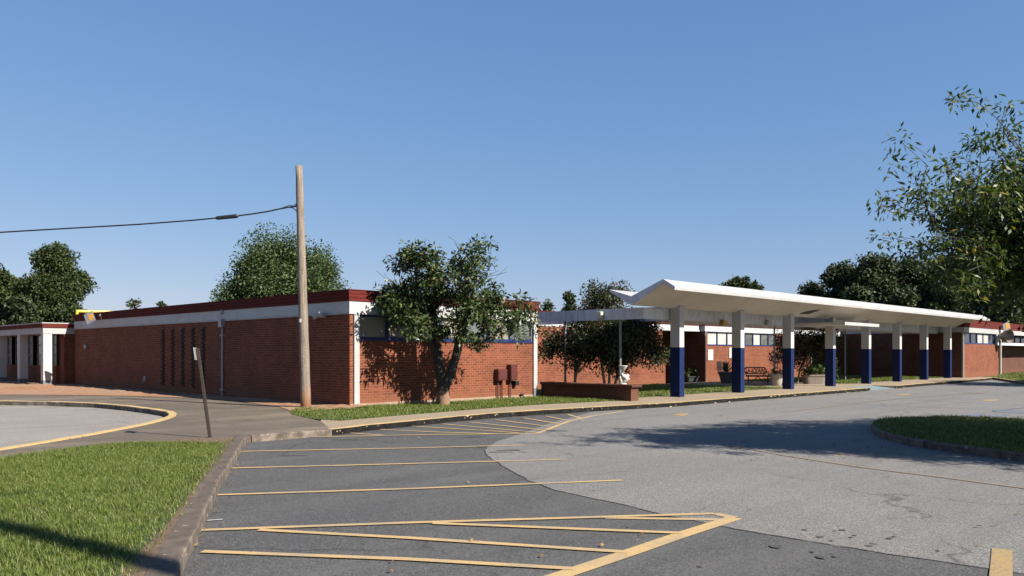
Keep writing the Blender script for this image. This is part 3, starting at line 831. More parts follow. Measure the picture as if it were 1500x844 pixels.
# --- rear building behind the canopy
B = thing('school_building', (22, 24.3, 0), 'red brick block with blue framed windows set back behind the white canopy', 'building')
m = MB()
yb = 24.3
m.box(20.0, yb, -.3, 36.6, yb + .28, 2.0).box(36.32, yb + .28, -.3, 36.6, yb + 4, 2.78).box(40.0, yb - .3, -.3, 40.28, yb + 4, 2.78).box(40.28, yb - .3, -.3, 53.4, yb - .02, 2.0)
m.box(36.6, yb + 4, -.3, 58.5, yb + 4.28, 2.78).box(53.12, yb - .02, -.3, 53.4, yb + 4, 2.78)
m.box(26.6, yb + .001, 2.0, 29.3, yb + .27, 2.78).box(33.5, yb + .001, 2.0, 36.32, yb + .27, 2.78).box(48.5, yb - .299, 2.0, 53.12, yb - .03, 2.78)
m.build('wall', BRICK, B)
m = MB(); m.box(20, yb - .03, 2.78, 40, yb + .3, 3.12).box(39.97, yb - .33, 2.78, 58.4, yb - .02, 3.12); m.build('fascia', BAND, B)
m = MB()
for a, b, p in ((0, .30, .05), (.31, .62, .065), (.63, .93, .08), (.93, 1., .1)):
    m.box(20, yb - p - .03, 3.123 + .33 * a, 39.9, yb + .3, 3.12 + .33 * b).box(39.9, yb - .33 - p, 3.123 + .33 * a, 58.4, yb, 3.12 + .33 * b)
m.build('roof_trim', REDT, B)
MB().box(20, yb + .02, 3.2, 58.4, yb + 12, 3.34).build('roof', ROOF, B)
window(B, 22.2, 26.58, yb + .06, 2.003, 2.778, 4, [PANE, PANE, PANE_L])
window(B, 29.32, 33.48, yb + .06, 2.003, 2.778, 4, [PANE_L, PANE_G])
window(B, 40.32, 43.6, yb - .26, 2.003, 2.778, 3, [PANE_L, PANE_L, PANE_L])
window(B, 43.62, 48.48, yb - .26, 2.003, 2.778, 5, [PANE_G, PANE_G, PANE_L, PANE_G, PANE_G])
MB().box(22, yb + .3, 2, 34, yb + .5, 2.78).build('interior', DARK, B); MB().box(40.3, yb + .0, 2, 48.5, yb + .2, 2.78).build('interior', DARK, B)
d_ = MB().box(37.4, yb + 3.93, 0, 38.4, yb + 3.99, 2.2).build('door', DARK, B); MB().tube([(38.25, yb + 3.88, .95), (38.25, yb + 3.88, 1.25)], .015).build('handle', STEEL, d_)
d_ = MB().box(38.45, yb + 3.93, 0, 39.45, yb + 3.99, 2.2).build('door', DARK, B); MB().tube([(38.6, yb + 3.88, .95), (38.6, yb + 3.88, 1.25)], .015).build('handle', STEEL, d_)
MB().tube([(39.93, yb - .36, 0), (39.93, yb - .36, 2.55), (40.0, yb - .33, 2.78)], .05).build('downspout', BLACKF, B)
MB().tube([(53.3, yb - .37, 0), (53.3, yb - .37, 2.78)], .055).build('downspout', POT, B)

# --- building at the far end of the canopy
Cc = thing('school_building', (58.4, 16.1, 0), 'brick block at the far end of the canopy with dark blue framed windows', 'building')
cx0, cy0 = 58.4, 16.1
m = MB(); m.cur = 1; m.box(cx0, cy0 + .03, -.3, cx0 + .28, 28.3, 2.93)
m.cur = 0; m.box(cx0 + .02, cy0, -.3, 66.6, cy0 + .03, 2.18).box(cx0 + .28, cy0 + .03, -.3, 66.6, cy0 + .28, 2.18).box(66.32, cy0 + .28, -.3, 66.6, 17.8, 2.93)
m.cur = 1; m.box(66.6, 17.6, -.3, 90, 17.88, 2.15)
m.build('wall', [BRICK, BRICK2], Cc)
MB().box(cx0 - .03, cy0 - .05, 2.93, 92, cy0 + .25, 3.27).box(cx0 - .03, cy0 + .25, 2.93, cx0 + .25, 28, 3.27).build('fascia', WHITE, Cc)
m = MB()
for a, b, p in ((0, .30, .05), (.31, .62, .065), (.63, .93, .08), (.93, 1., .1)):
    m.box(cx0 - p, cy0 - .03 - p, 3.273 + .5 * a, 92, cy0 + .3, 3.27 + .5 * b).box(cx0 - p, cy0 + .3, 3.273 + .5 * a, cx0 + .3, 28, 3.27 + .5 * b)
m.build('roof_trim', REDT, Cc)
MB().box(cx0 + .1, cy0 + .1, 3.35, 92, 30, 3.5).build('roof', ROOF, Cc)
window(Cc, cx0 + .45, 66.0, cy0 + .06, 2.19, 2.92, 5, [PANE_D, PANE_D, PANE_L, PANE_L, PANE_D])
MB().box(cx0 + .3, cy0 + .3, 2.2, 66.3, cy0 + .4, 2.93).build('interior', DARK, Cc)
MB().box(66.05, cy0 - .03, 2.1, 66.4, cy0 + .1, 2.92).build('pilaster', WHITE, Cc)
window(Cc, 66.7, 90, 17.68, 2.35, 2.93, 12, [PANE_D, PANE_D, PANE_G])
MB().box(66.6, 16.35, 2.16, 90, 17.9, 2.34).build('shade_slab', GREYF, Cc)
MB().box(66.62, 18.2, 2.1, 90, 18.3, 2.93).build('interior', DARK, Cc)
MB().box(cx0 - .05, cy0 - .02, -.2, cx0 + .06, cy0 + .09, 2.925).build('corner_pipe', GALV, Cc)
MB().tube([(66.75, 16.0, 0), (66.75, 16.0, 2.3), (66.72, 16.04, 2.9)], .09).build('downspout', POT, Cc)

# --- low wing at far left with white columns
D = thing('school_building', (12.7, 43.6, 0), 'low wing at the far left with white square columns and dark gridded windows', 'building')
dx, dy = 12.7, 43.6
m = MB()
m.box(dx + .75, dy + .7, -.3, dx + 1.0, 75, .95)            # recessed wall under the side windows
m.box(dx + 1.0, dy + .7, -.3, 14.2, dy + .95, .95).box(13.62, dy + .02, -.3, 14.6, dy + .69, 2.5)
m.build('wall', BRICK, D)
m = MB().box(dx - .02, dy - .02, 2.52, 26, dy + .4, 2.82).box(dx - .02, dy + .4, 2.52, dx + .4, 75, 2.82); m.build('fascia', WHITE, D)
m = MB().box(dx - .07, dy - .07, 2.823, 26, dy + .4, 3.01).box(dx - .07, dy + .4, 2.823, dx + .4, 75, 3.01); m.build('roof_trim', REDT, D)
m = MB().box(dx - .09, dy - .09, 3.013, 26, 75, 3.06); m.build('roof', WHITE, D)
MB().box(dx + .4, dy + .4, 2.52, 26, 75, 2.60).build('soffit', SOFFIT, D)
for k in range(8):
    v = dy + k * 3.75
    p_ = MB(); p_.box(dx, v, .28, dx + .38, v + .38, 2.519); p_.cur = 1; p_.box(dx - .004, v - .004, -.3, dx + .384, v + .384, .28)
    p_.build('column', [WHITE_COL, MAT['grey_plinth']], D)
def grid_window(axis, a, b, c, z0, z1, nu, nz, bld):
    m = MB(); g = MB()
    def bx(mm, u0, u1, zz0, zz1, t0, t1):
        mm.box(*( (c + t0, u0, zz0, c + t1, u1, zz1) if axis == 'y' else (u0, c + t0, zz0, u1, c + t1, zz1) ))
    s = .035
    for i in range(nu + 1): u = a + (b - a) * i / nu; bx(m, u - s, u + s, z0, z1, 0, .07)
    for i in range(nz + 1):
        z = z0 + (z1 - z0) * i / nz
        for k in range(nu): bx(m, a + (b - a) * k / nu + s, a + (b - a) * (k + 1) / nu - s, z - s * .8, z + s * .8, .005, .065)
    f = m.build('window', BLACKF, bld)
    bx(g, a, b, z0, z1, .03, .045); g.build('pane', PANE_G, f)
for k in range(8):
    v = dy + k * 3.75
    grid_window('y', v + .75, v + 3.7, dx + .80, .96, 2.5, 4, 3, D)
grid_window('x', dx + 1.0, 13.60, dy + .72, .96, 2.5, 2, 3, D)
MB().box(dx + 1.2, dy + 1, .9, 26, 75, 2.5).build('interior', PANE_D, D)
MB().box(dx + .735, dy + 1.4, .35, dx + .752, dy + 1.7, .5).build('vent_grille', BLACKF, D)
rail = thing('roof_rail', (15.2, 46, 3.06), 'yellow painted pipe rail on the far left roof beside the pine', 'rail')
MB().tube([(15.05, 46.2, 3.06), (15.05, 46.2, 3.84)], .07).build('post', YELLOW, rail)
MB().tube([(15.00, 46.2, 3.78), (19.5, 46.2, 3.80)], .07).build('top_rail', YELLOW, rail)
MB().tube([(19.4, 46.2, 3.06), (19.4, 46.2, 3.72)], .07).build('post', YELLOW, rail)

# ------------------------------------------------------------------ butterfly canopy over the pick-up lane
CN = thing('canopy', (24, 16.6, 0), 'long white folded concrete canopy on square columns, navy blue below and white above', 'canopy')
CX0, CX1 = 23.0, 59.6
prof = [(17.52, 3.74), (17.52, 3.80), (16.62, 3.52), (15.33, 4.03), (14.90, 3.76), (14.91, 3.66), (15.335, 3.90), (16.60, 3.22)]
m = MB(); m.profile(prof, CX0, CX1)
body = m.build('canopy_roof', [SOFFIT, WHITE], CN)
for p in body.data.polygons:
    c = p.center
    if p.normal.z > .2 or (p.normal.y < -.9): p.material_index = 1
m = MB()
def endtrim(x):                                 # grey metal trim on the folded end
    pr = [(17.55, 3.745), (17.55, 3.805), (16.62, 3.53), (15.33, 4.04), (14.88, 3.77), (14.885, 3.66), (15.335, 3.93), (16.60, 3.215)]
    m.profile(pr, x, x + .03)
endtrim(CX0 - .032); m.build('end_trim', GREYF, CN); m = MB(); endtrim(CX1 + .002); m.build('end_trim', GREYF, CN)
cols = []
for px in (992, 1080, 1152, 1214, 1267, 1313, 1353, 1388):
    t = (px - 750) / F; d = 16.6 / (SA - CA * t); cols.append(SA * t * d + CA * d)
u0 = cols[0]; stepu = (cols[-1] - cols[0]) / 7
for k in range(8):
    u = u0 + k * stepu
    mb = MB(); mb.box(u - .15, 16.40, 1.80, u + .15, 16.80, 3.30); mb.cur = 1
    mb.box(u - .155, 16.395, -.05, u + .155, 16.805, 1.80)
    mb.build('column', [WHITE_COL, NAVY], CN, bevel=.008)
    bm_ = None
    if False: bm_.profile([(16.41, 3.05), (16.41, 3.28), (15.6, 3.70), (15.45, 3.66), (16.2, 3.05)][:0] or [(16.405, 3.06), (16.405, 3.33), (15.75, 3.66), (15.70, 3.62)], u - .13, u + .13)
dm = MB(); cxx, cyy = P2(1168, 461) if False else (u0 + 2 * stepu + 1.1, 16.15)
dm.add([(cxx - .5, 16.35, 3.325), (cxx + .3, 16.30, 3.35), (cxx + .8, 15.95, 3.545), (cxx + .35, 16.0, 3.52), (cxx - .1, 16.1, 3.465), (cxx - .35, 16.2, 3.41)], [(0, 1, 2, 3, 4, 5)])
dm.build('peeled_patch', RUST, CN)

PAINTG = M('grey_painted_post', (.26, .27, .29), (.20, .21, .22), 10, .6)
# flat covered walkways joining the canopy to the buildings
def flat_walk(label, x0, x1, y0, y1, z0, z1, posts, t=.10, xb=(1, 1), yb_=(1, 1), deck=True):
    o = thing('covered_walkway', ((x0 + x1) / 2, (y0 + y1) / 2, 0), label, 'walkway roof', 'flat roofed walkways')
    if deck: MB().box(x0 + t, y0 + t, z0 + .16, x1 - t, y1 - t, z1 - .01).build('deck', SOFFIT, o)
    if yb_[0]: MB().box(x0, y0, z0, x1, y0 + t, z1).build('beam', GREYF, o)
    if yb_[1]: MB().box(x0, y1 - t, z0, x1, y1, z1).build('beam', GREYF, o)
    if xb[0]: MB().box(x0, y0 + t, z0, x0 + t, y1 - t, z1).build('beam', GREYF, o)
    if xb[1]: MB().box(x1 - t, y0 + t, z0, x1, y1 - t, z1).build('beam', GREYF, o)
    for x, y in posts: MB().tube([(x, y, -.1), (x, y, z0 + .1)], .045, 10).build('post', PAINTG, o)
    return o
flat_walk('open grey beams running from the left end of the canopy over the crape myrtle', 24.0, 26.2, 16.85, 24.2, 2.80, 3.20, [(24.06, 20.5), (24.06, 17.9)], deck=False)
flat_walk('flat grey walkway roof running along behind the canopy columns', 26.25, 58.3, 17.6, 19.5, 2.86, 3.34, [(30.2 + 8.8 * k, 19.42) for k in range(4)], yb_=(1, 1))
S = thing('covered_walkway', (39.4, 18, 0), 'thin white edged slab crossing under the canopy above the blue kerb ramp', 'walkway roof', 'flat roofed walkways')
MB().box(37.4, 15.25, 2.88, 41.5, 17.59, 3.0).build('slab', SOFFIT, S)
MB().box(37.38, 15.2, 2.865, 41.52, 15.25, 3.01).build('edge_trim', WHITE, S)

def wall_lamp(loc, mat, label, dy=-1, dx=0):
    o = thing('wall_lamp', loc, label, 'lamp', 'box lamps on the walkway beams'); x, y, z = loc
    if dx: MB().box(x - .03, y - .14, z - .16, x, y + .14, z + .16).build('back_plate', STEEL, o); MB().box(x - .19, y - .11, z - .13, x - .03, y + .11, z + .13).build('lens', mat, o, bevel=.02)
    else: MB().box(x - .19, y, z - .12, x + .19, y + .03, z + .12).build('back_plate', STEEL, o); MB().box(x - .16, y - .17, z - .10, x + .16, y, z + .10).build('lens', mat, o, bevel=.02)
wall_lamp((24.0, 18.7, 2.98), LENSW, 'milky white box lamp on the grey beam left of the first canopy column', dx=1)
for px, mt, lb in ((978, AMBER, 'amber box lamp just left of the first canopy column'), (1058, AMBER, 'amber box lamp between the first and second canopy columns'), (1123, LENSW, 'milky box lamp left of the third canopy column')):
    t = (px - 750) / F; d = 17.6 / (SA - CA * t)
    wall_lamp((SA * t * d + CA * d, 17.6, EYE + (HY - (468 if px < 1000 else 473)) / F * d), mt, lb)

# ------------------------------------------------------------------ low planter wall and ornaments
PW = thing('garden_wall', (22.5, 18.3, 0), 'low dark brick garden wall with a flat cap between lawn and canopy', 'wall')
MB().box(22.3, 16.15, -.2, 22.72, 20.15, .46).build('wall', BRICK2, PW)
MB().box(22.22, 16.05, .46, 22.80, 20.14, .54).build('cap', BRICK2, PW, bevel=.008)
ST = thing('garden_statue', (22.5, 16.7, .54), 'white fish shaped statue holding a bowl on the low garden wall', 'statue')
sx, sy = 22.5, 16.62
q = W(0, 0)  # statue curve lies across the view
def sv(a, z): return (sx + SA * a, sy - CA * a, .54 + z)
MB().lathe([(.13, 0), (.14, .02), (.11, .05), (.07, .06)], sv(0, 0), 16).build('plinth', PLASTER, ST, True)
MB().tube([sv(.02, .05), sv(.10, .09), sv(.13, .17), (sv(.08, .25)), sv(-.01, .29), sv(-.05, .36), sv(0, .43), sv(.02, .50)], [.08, .10, .105, .085, .07, .06, .05, .04], 12).build('body', PLASTER, ST, True)
MB().tube([sv(.10, .14), sv(.17, .20), sv(.185, .28), sv(.14, .33), sv(.10, .30)], [.05, .045, .04, .035, .02], 10).build('tail', PLASTER, ST, True)
MB().tube([sv(-.04, .08), sv(-.10, .16), sv(-.09, .26), sv(-.05, .33)], [.05, .045, .035, .02], 10).build('fin', PLASTER, ST, True)
MB().lathe([(.04, .44), (.07, .50), (.12, .55), (.15, .61), (.165, .63), (.15, .635), (.12, .60)], sv(0, 0), 20).build('bowl', PLASTER, ST, True)

# ------------------------------------------------------------------ pole, cable, sign post, wall fittings
pb = P(448, 597.5); pt_ = W(438, F * EYE / 80.5, EYE + (HY - 243) / F * (F * EYE / 80.5))
UP = thing('utility_pole', pb, 'weathered wooden utility pole leaning slightly in front of the long shaded brick wall', 'pole')
m = MB(); n = 18
m.tube([tuple(pb[i] + (pt_[i] - pb[i]) * u for i in range(3)) if u > 0 else (pb[0], pb[1], -.3) for u in [k / n for k in range(n + 1)]], [.152 - .05 * k / n + .004 * math.sin(k * 2.1) for k in range(n + 1)], 16)
m.build('shaft', POLEW, UP, True)
dpole = F * EYE / 80.5
def cp(px, py): return W(px, dpole, EYE + (HY - py) / F * dpole)
hook = cp(436, 302)
MB().tube([cp(441, 303), cp(436, 302), cp(432, 299)], .02, 8).tube([cp(444, 299), cp(432, 299)], .012, 6).build('cable_hook', STEEL, UP)
CB = thing('overhead_cable', hook, 'black overhead cable with a thick splice sleeve running left from the wooden pole', 'cable')
line = [(436, 302), (424, 303.5), (410, 306), (392, 310), (366, 314), (333, 318), (280, 323), (200, 329), (120, 333.5), (50, 337.5), (0, 340.5), (-120, 346), (-320, 350)]
MB().tube([cp(*q) for q in line], .022, 6).build('wire', CABLE, CB)
MB().tube([cp(315, 319.8), cp(318, 319.5), cp(347, 316.6), cp(350, 316.2)], [.02, .055, .06, .02], 10).build('splice_sleeve', CABLE, CB)
o_ = cp(440, 470); MB().box(o_[0] - .12, o_[1] - .16, o_[2] - .05, o_[0] - .06, o_[1] - .09, o_[2] + .05).build('tag', STEEL, UP)
MB().tube([cp(434, 302), cp(424, 301), cp(414, 304.5), cp(400, 308.5)], .012, 6).build('tie_wire', CABLE, CB)
MB().tube([cp(437, 314), cp(434, 309), cp(430, 305), cp(422, 303.5)], .014, 6).build('drip_loop', CABLE, CB)

sb = P(307, 641.5); ds = F * EYE / (641.5 - HY)
def spt(px, py, off=0): return W(px, ds + off, EYE + (HY - py) / F * ds)
SG = thing('sign_post', sb, 'rusty leaning sign post with its small plate seen edge-on by the driveway', 'sign')
b0 = Vector(spt(307.5, 643)); b1 = Vector(spt(288.5, 508))
dirp = (b1 - b0).normalized(); sd = Vector((SA, -CA, 0)); bk = Vector((CA, SA, 0))
m = MB()
for (o1, o2, w1, w2) in ((-.028, 0, .012, .035), (.016, 0, .012, .035), (-.016, -.012, .032, .010)):
    vs = []
    for P_ in (b0, b0 + dirp * 1.72):
        for a, b in ((0, 0), (w1, 0), (w1, w2), (0, w2)): vs.append(P_ + sd * (o1 + a) + bk * (o2 + b))
    m.add(vs, [(3, 2, 1, 0), (4, 5, 6, 7), (0, 1, 5, 4), (1, 2, 6, 5), (2, 3, 7, 6), (3, 0, 4, 7)])
m.build('post', RUST, SG)
nrm = (sd * .985 + bk * .17).normalized(); wd = dirp.cross(nrm).normalized()
c0 = b0 + dirp * 1.50 - nrm * .012
m = MB(); vs = []
for z in (0, .235):
    for a, b in ((-.15, 0), (.15, 0), (.15, .008), (-.15, .008)): vs.append(c0 + dirp * z + wd * a + nrm * (b - .03))
m.add(vs, [(3, 2, 1, 0), (4, 5, 6, 7), (0, 1, 5, 4), (1, 2, 6, 5), (2, 3, 7, 6), (3, 0, 4, 7)])
m.build('plate', SIGNB, SG)

def on_side_wall(px, py):                        # point of the shaded side wall x = 14
    t = (px - 750) / F; d = 14.0 / (SA * t + CA); return (14.0, -CA * t * d + SA * d, EYE + (HY - py) / F * d)
JB = thing('junction_box', on_side_wall(327, 525), 'grey junction box at the top of a long conduit on the shaded brick wall', 'electrical box')
a = on_side_wall(327.5, 473); bb = on_side_wall(327.5, 580)
MB().box(13.84, a[1] - .12, a[2] - .16, 13.99, a[1] + .12, a[2] + .13).build('box', STEEL, JB, bevel=.008)
m = MB().tube([(13.95, a[1], a[2] - .16), (13.95, a[1], .02)], .035, 10)
for z in (.25, 2.2): m.box(13.90, a[1] - .09, z, 13.995, a[1] + .09, z + .045)
m.build('conduit', GALV, JB)
for px, py, lb in ((127.5, 508, 'small white round light on the brick wall below the floodlight'), ):
    w = on_side_wall(px, py); o = thing('wall_light', w, lb, 'light')
    MB().lathe([(.10, 0), (.10, .03)], (0, 0, 0), 14)
    MB().box(13.95, w[1] - .07, w[2] - .09, 13.995, w[1] + .07, w[2] + .09).build('base', STEEL, o); MB().tube([(13.95, w[1], w[2]), (13.90, w[1], w[2]), (13.86, w[1], w[2])], [.10, .11, .06], 14).build('lens', PLASTER, o, True)
w = on_side_wall(213, 555); o = thing('hose_bib', w, 'small grey round fitting low on the shaded brick wall', 'fitting')
MB().tube([(13.99, w[1], w[2]), (13.95, w[1], w[2])], .11, 14).build('flange', GALV, o); MB().tube([(13.95, w[1], w[2]), (13.88, w[1], w[2]), (13.86, w[1], w[2] - .12)], .035, 10).build('spout', GALV, o)
w = on_side_wall(475, 462); o = thing('security_light', w, 'white twin head security light near the corner pilaster', 'security light')
MB().box(13.93, w[1] - .08, w[2] - .07, 13.995, w[1] + .08, w[2] + .07).build('mount', PLASTER, o)
MB().tube([(13.93, w[1] + .06, w[2]), (13.85, w[1] + .15, w[2] - .02), (13.76, w[1] + .24, w[2] - .06)], [.04, .06, .085], 12).build('lamp_head', PLASTER, o, True)
MB().tube([(13.93, w[1] - .05, w[2] + .02), (13.84, w[1] - .11, w[2] + .02), (13.74, w[1] - .16, w[2] + .01)], [.04, .06, .085], 12).build('lamp_head', PLASTER, o, True)
w = on_side_wall(151, 462); o = thing('sensor', (13.97, w[1], w[2]), 'tiny white sensor beside the tilted floodlight on the pale roof band', 'sensor')
MB().tube([(13.975, w[1], w[2]), (13.9, w[1], w[2]), (13.86, w[1], w[2] - .05)], [.05, .07, .05], 10).build('head', PLASTER, o, True)
MB().tube([(13.93, w[1], w[2] - .03), (13.93, w[1], w[2] - .2)], .02, 6).build('stem', PLASTER, o)
w = on_side_wall(326.5, 457.5); o = thing('sensor', (13.97, w[1], w[2]), 'tiny white round sensor above the grey junction box', 'sensor')
MB().tube([(13.975, w[1], w[2]), (13.92, w[1], w[2])], .09, 12).build('base', PLASTER, o, True); MB().tube([(13.92, w[1], w[2]), (13.89, w[1], w[2])], [.07, .04], 12).build('head', PLASTER, o, True)

def floodlight(c, face, label, s=1.0):
    """tilted square floodlight on an arm: glass catches the low sun"""
    o = thing('floodlight', c, label, 'floodlight'); c = Vector(c); f = Vector(face).normalized()
    r = f.cross(Vector((0, 0, 1))).normalized(); u = r.cross(f).normalized(); r, u = r * .9 + u * -.44, u * .9 + r * .44
    def bxx(cc, hw, hh, h, taper=1.0):
        vs = []
        for k, tt in ((-1, taper), (1, 1)):
            for a, b in ((-1, -1), (1, -1), (1, 1), (-1, 1)): vs.append(cc + f * h * k + r * hw * a * tt + u * hh * b * tt)
        return MB().add(vs, [(3, 2, 1, 0), (4, 5, 6, 7), (0, 1, 5, 4), (1, 2, 6, 5), (2, 3, 7, 6), (3, 0, 4, 7)])
    bxx(c, .24 * s, .24 * s, .07 * s, .6).build('housing', STEEL, o)
    bxx(c + f * .075 * s - r * .06 * s, .12 * s, .15 * s, .006).build('glass', AMBER, o)
    MB().tube([c - f * .06 * s, c - f * .2 * s + r * .12 * s, c - f * .25 * s + r * .3 * s], .035 * s, 8).build('arm', PLASTER, o)
    return o
t = (133 - 750) / F; d = 13.62 / (SA * t + CA)
floodlight((13.62, -CA * t * d + SA * d, EYE + (HY - 465.5) / F * d), (-.9, -.6, .1), 'square tilted floodlight with amber glass on the far end of the long wall', 1.0)
t = (1473 - 750) / F; d = 15.7 / (SA - CA * t)
floodlight((SA * t * d + CA * d, 15.7, EYE + (HY - 478) / F * d), (-.4, -.8, -.2), 'amber floodlight on the corner of the far right building', 1.3)
o = thing('round_fan', (66.9, 15.95, 0), 'round grey metal reflector below the far right floodlight', 'reflector')
d = 58.5; c = W(1473, d, EYE + (HY - 493) / F * d)
MB().tube([Vector(c) + Vector((.1, .3, 0)), c, Vector(c) + Vector((-.1, -.3, 0))], [.2, .42, .50], 18, caps=False).build('bowl', M('worn_reflector', (.45, .36, .30), (.25, .19, .16), 5), o, True)
MB().tube([Vector(c) + Vector((-.02, -.05, 0)), Vector(c) + Vector((.2, .1, 0))], [.22, .15], 14).build('motor', BLACKF, o)

def on_front(px, py, y=20.2):
    t = (px - 750) / F; d = y / (SA - CA * t); return (SA * t * d + CA * d, y, EYE + (HY - py) / F * d)
for (xa, xb_, ya, yb2, pipes, lb) in ((723.5, 736.5, 541, 557, ((727, 587), (733, 586)), 'lower dark red electrical box with two thin pipes on the sunlit brick front'), (742, 751.5, 534, 557, ((745, 585),), 'taller dark red electrical box at the right of the sunlit brick front')):
    p0 = on_front(xa, ya); p1 = on_front(xb_, yb2)
    o = thing('electrical_box', ((p0[0] + p1[0]) / 2, 20.1, (p0[2] + p1[2]) / 2), lb, 'electrical box', 'red boxes on the brick front')
    MB().box(p0[0], 19.98, p1[2], p1[0], 20.195, p0[2]).build('cabinet', OXBLOOD, o, bevel=.008)
    MB().box(p0[0] + .02, 19.965, p1[2] + .03, p1[0] - .02, 19.979, p0[2] - .05).build('door', OXBLOOD, o)
    for (px, py) in pipes:
        q = on_front(px, py); MB().tube([(q[0], 20.12, p1[2]), (q[0], 20.12, -.05)], .025, 8).build('conduit', OXBLOOD, o)
    if len(pipes) == 1:
        q = on_front(753, 561); MB().box(q[0] - .09, 20.02, q[2] - .08, q[0] + .08, 20.19, q[2] + .08).build('bell', BLACKF, o, bevel=.02)
q = on_front(762.5, 580); o = thing('tap', (q[0], 20.1, q[2]), 'small dark brown tap at the foot of the sunlit wall by the white pilaster', 'tap')
MB().tube([(q[0], 20.2, q[2] + .03), (q[0], 20.08, q[2] + .03), (q[0], 20.05, q[2] - .08)], .03, 8).build('spout', RUST, o); MB().box(q[0] - .09, 20.1, q[2] + .05, q[0] + .09, 20.13, q[2] + .09).build('handle', RUST, o)

# ------------------------------------------------------------------ courtyard pieces
for px, py, lb in ((1040, 520, 'white notice plate on the brick wall beside the dark entrance recess'), (1071, 517, 'white notice plate half hidden by the second canopy column')):
    p = on_front(px, py, 24.0)
    o = tag(MB().box(p[0] - .28, 23.955, p[2] - .30, p[0] + .28, 23.99, p[2] + .30).build('notice_plate', PLASTER, bevel=.006), lb, 'sign', 'white plates on the rear wall')
b = P(1052.5, 558.5); d = F * EYE / (558.5 - HY)
o = thing('sign_post', b, 'small dark square sign on a short post in front of the rear windows', 'sign')
MB().tube([(b[0], b[1], 0), (b[0], b[1], 1.0)], .03, 8).build('post', BLACKF, o)
MB().box(b[0] - .24, b[1] - .06, .62, b[0] + .24, b[1] - .03, 1.12).build('plate', BENCHM, o, bevel=.006)

def pot_plant(loc, prof, mat, label, nm='potted_plant', spiky=True, seed=1, s=1.0):
    o = thing(nm, loc, label, 'potted plant')
    MB().lathe([(r * s, z * s) for r, z in prof], loc, 20).build('pot', mat, o, True)
    top = prof[-1][1] * s; rr = prof[-1][0] * s; r = random.Random(seed)
    if spiky:
        V = []; Fq = []
        for k in range(58):
            a = r.uniform(0, 6.28); el = r.uniform(.25, 1.4); L = r.uniform(.45, .8) * s
            dv_ = np.array([math.cos(a) * math.cos(el), math.sin(a) * math.cos(el), math.sin(el)]); sv_ = np.array([-math.sin(a), math.cos(a), 0]) * .028 * s
            c = np.array(loc) + [0, 0, top - .03]
            i = len(V); V += [c - sv_ * .6, c + sv_ * .6, c + dv_ * L * .55 + sv_, c + dv_ * L + [0, 0, -.1 * L], c + dv_ * L * .55 - sv_]
            Fq += [[i, i + 1, i + 2, i + 4], ]
            Fq += [[i + 4, i + 2, i + 3, i + 3]]
        tri = []
        for q_ in Fq: tri.append(q_[:3]); (tri.append([q_[0], q_[2], q_[3]]) if q_[2] != q_[3] else None)
        mesh_np('foliage', np.array(V), np.array(tri), LEAF_POT, o)
    else:
        rs = np.random.default_rng(seed); c = np.array(loc) + [0, 0, top + .08 * s] + rs.normal(0, 1, (26, 3)) * [rr * .6, rr * .6, .10 * s]
        leaves(c, 12, .07 * s, .13 * s, .07 * s, -.3, LEAF_POT, 'foliage', o, seed)
    return o
POTP = [(.20, 0), (.24, .03), (.30, .30), (.36, .46), (.40, .50), (.40, .55), (.34, .56)]
pot_plant(P(1063.5, 561.5), POTP, POTG, 'spiky dark green plant in a grey pot beside the small dark sign', seed=3, s=1.1)
pot_plant(P(1137.5, 565), [(.22, 0), (.25, .03), (.30, .3), (.36, .5), (.42, .54), (.42, .6), (.36, .61)], POT, 'pale stone urn with a sparse plant to the right of the bench', spiky=False, seed=4, s=.95)
def trough(cpx, py, L, lb, seed, h=.5, mat=TROUGH):
    c = P(cpx, py); o = thing('planter_trough', c, lb, 'planter')
    m = MB(); n = 24; vs = []
    rx, ry = L / 2, .38
    for z, s in ((0, .82), (h * .8, .97), (h * .85, 1.05), (h, 1.06), (h, .92), (h - .1, .9)):
        for k in range(n):
            t = 2 * math.pi * k / n; cc, ss = math.cos(t), math.sin(t)
            sx_ = math.copysign(abs(cc) ** .35, cc) * rx * s; sy_ = math.copysign(abs(ss) ** .35, ss) * ry * s
            vs.append((c[0] + SA * sx_ + CA * sy_, c[1] - CA * sx_ + SA * sy_, z))
    fs = [(i * n + k, i * n + (k + 1) % n, (i + 1) * n + (k + 1) % n, (i + 1) * n + k) for i in range(5) for k in range(n)] + [tuple(range(n))[::-1], tuple(range(5 * n, 6 * n))]
    m.add(vs, fs); m.build('trough', mat, o)
    rs = np.random.default_rng(seed); a = rs.uniform(-.45, .45, 40) * L; b_ = rs.uniform(-.25, .25, 40)
    cl = np.column_stack([c[0] + SA * a + CA * b_, c[1] - CA * a + SA * b_, np.full(40, h + .1) + rs.uniform(0, .25, 40)])
    leaves(cl, 14, .09, .17, .08, .1, LEAF_POT, 'foliage', o, seed)
trough(1192, 562.5, 1.15, 'taupe stone trough with low green plants in front of the dark shrub', 8, .48)
trough(1014, 559.0, .8, 'small grey trough planter at the foot of the dark entrance recess', 9, .30, POTG)

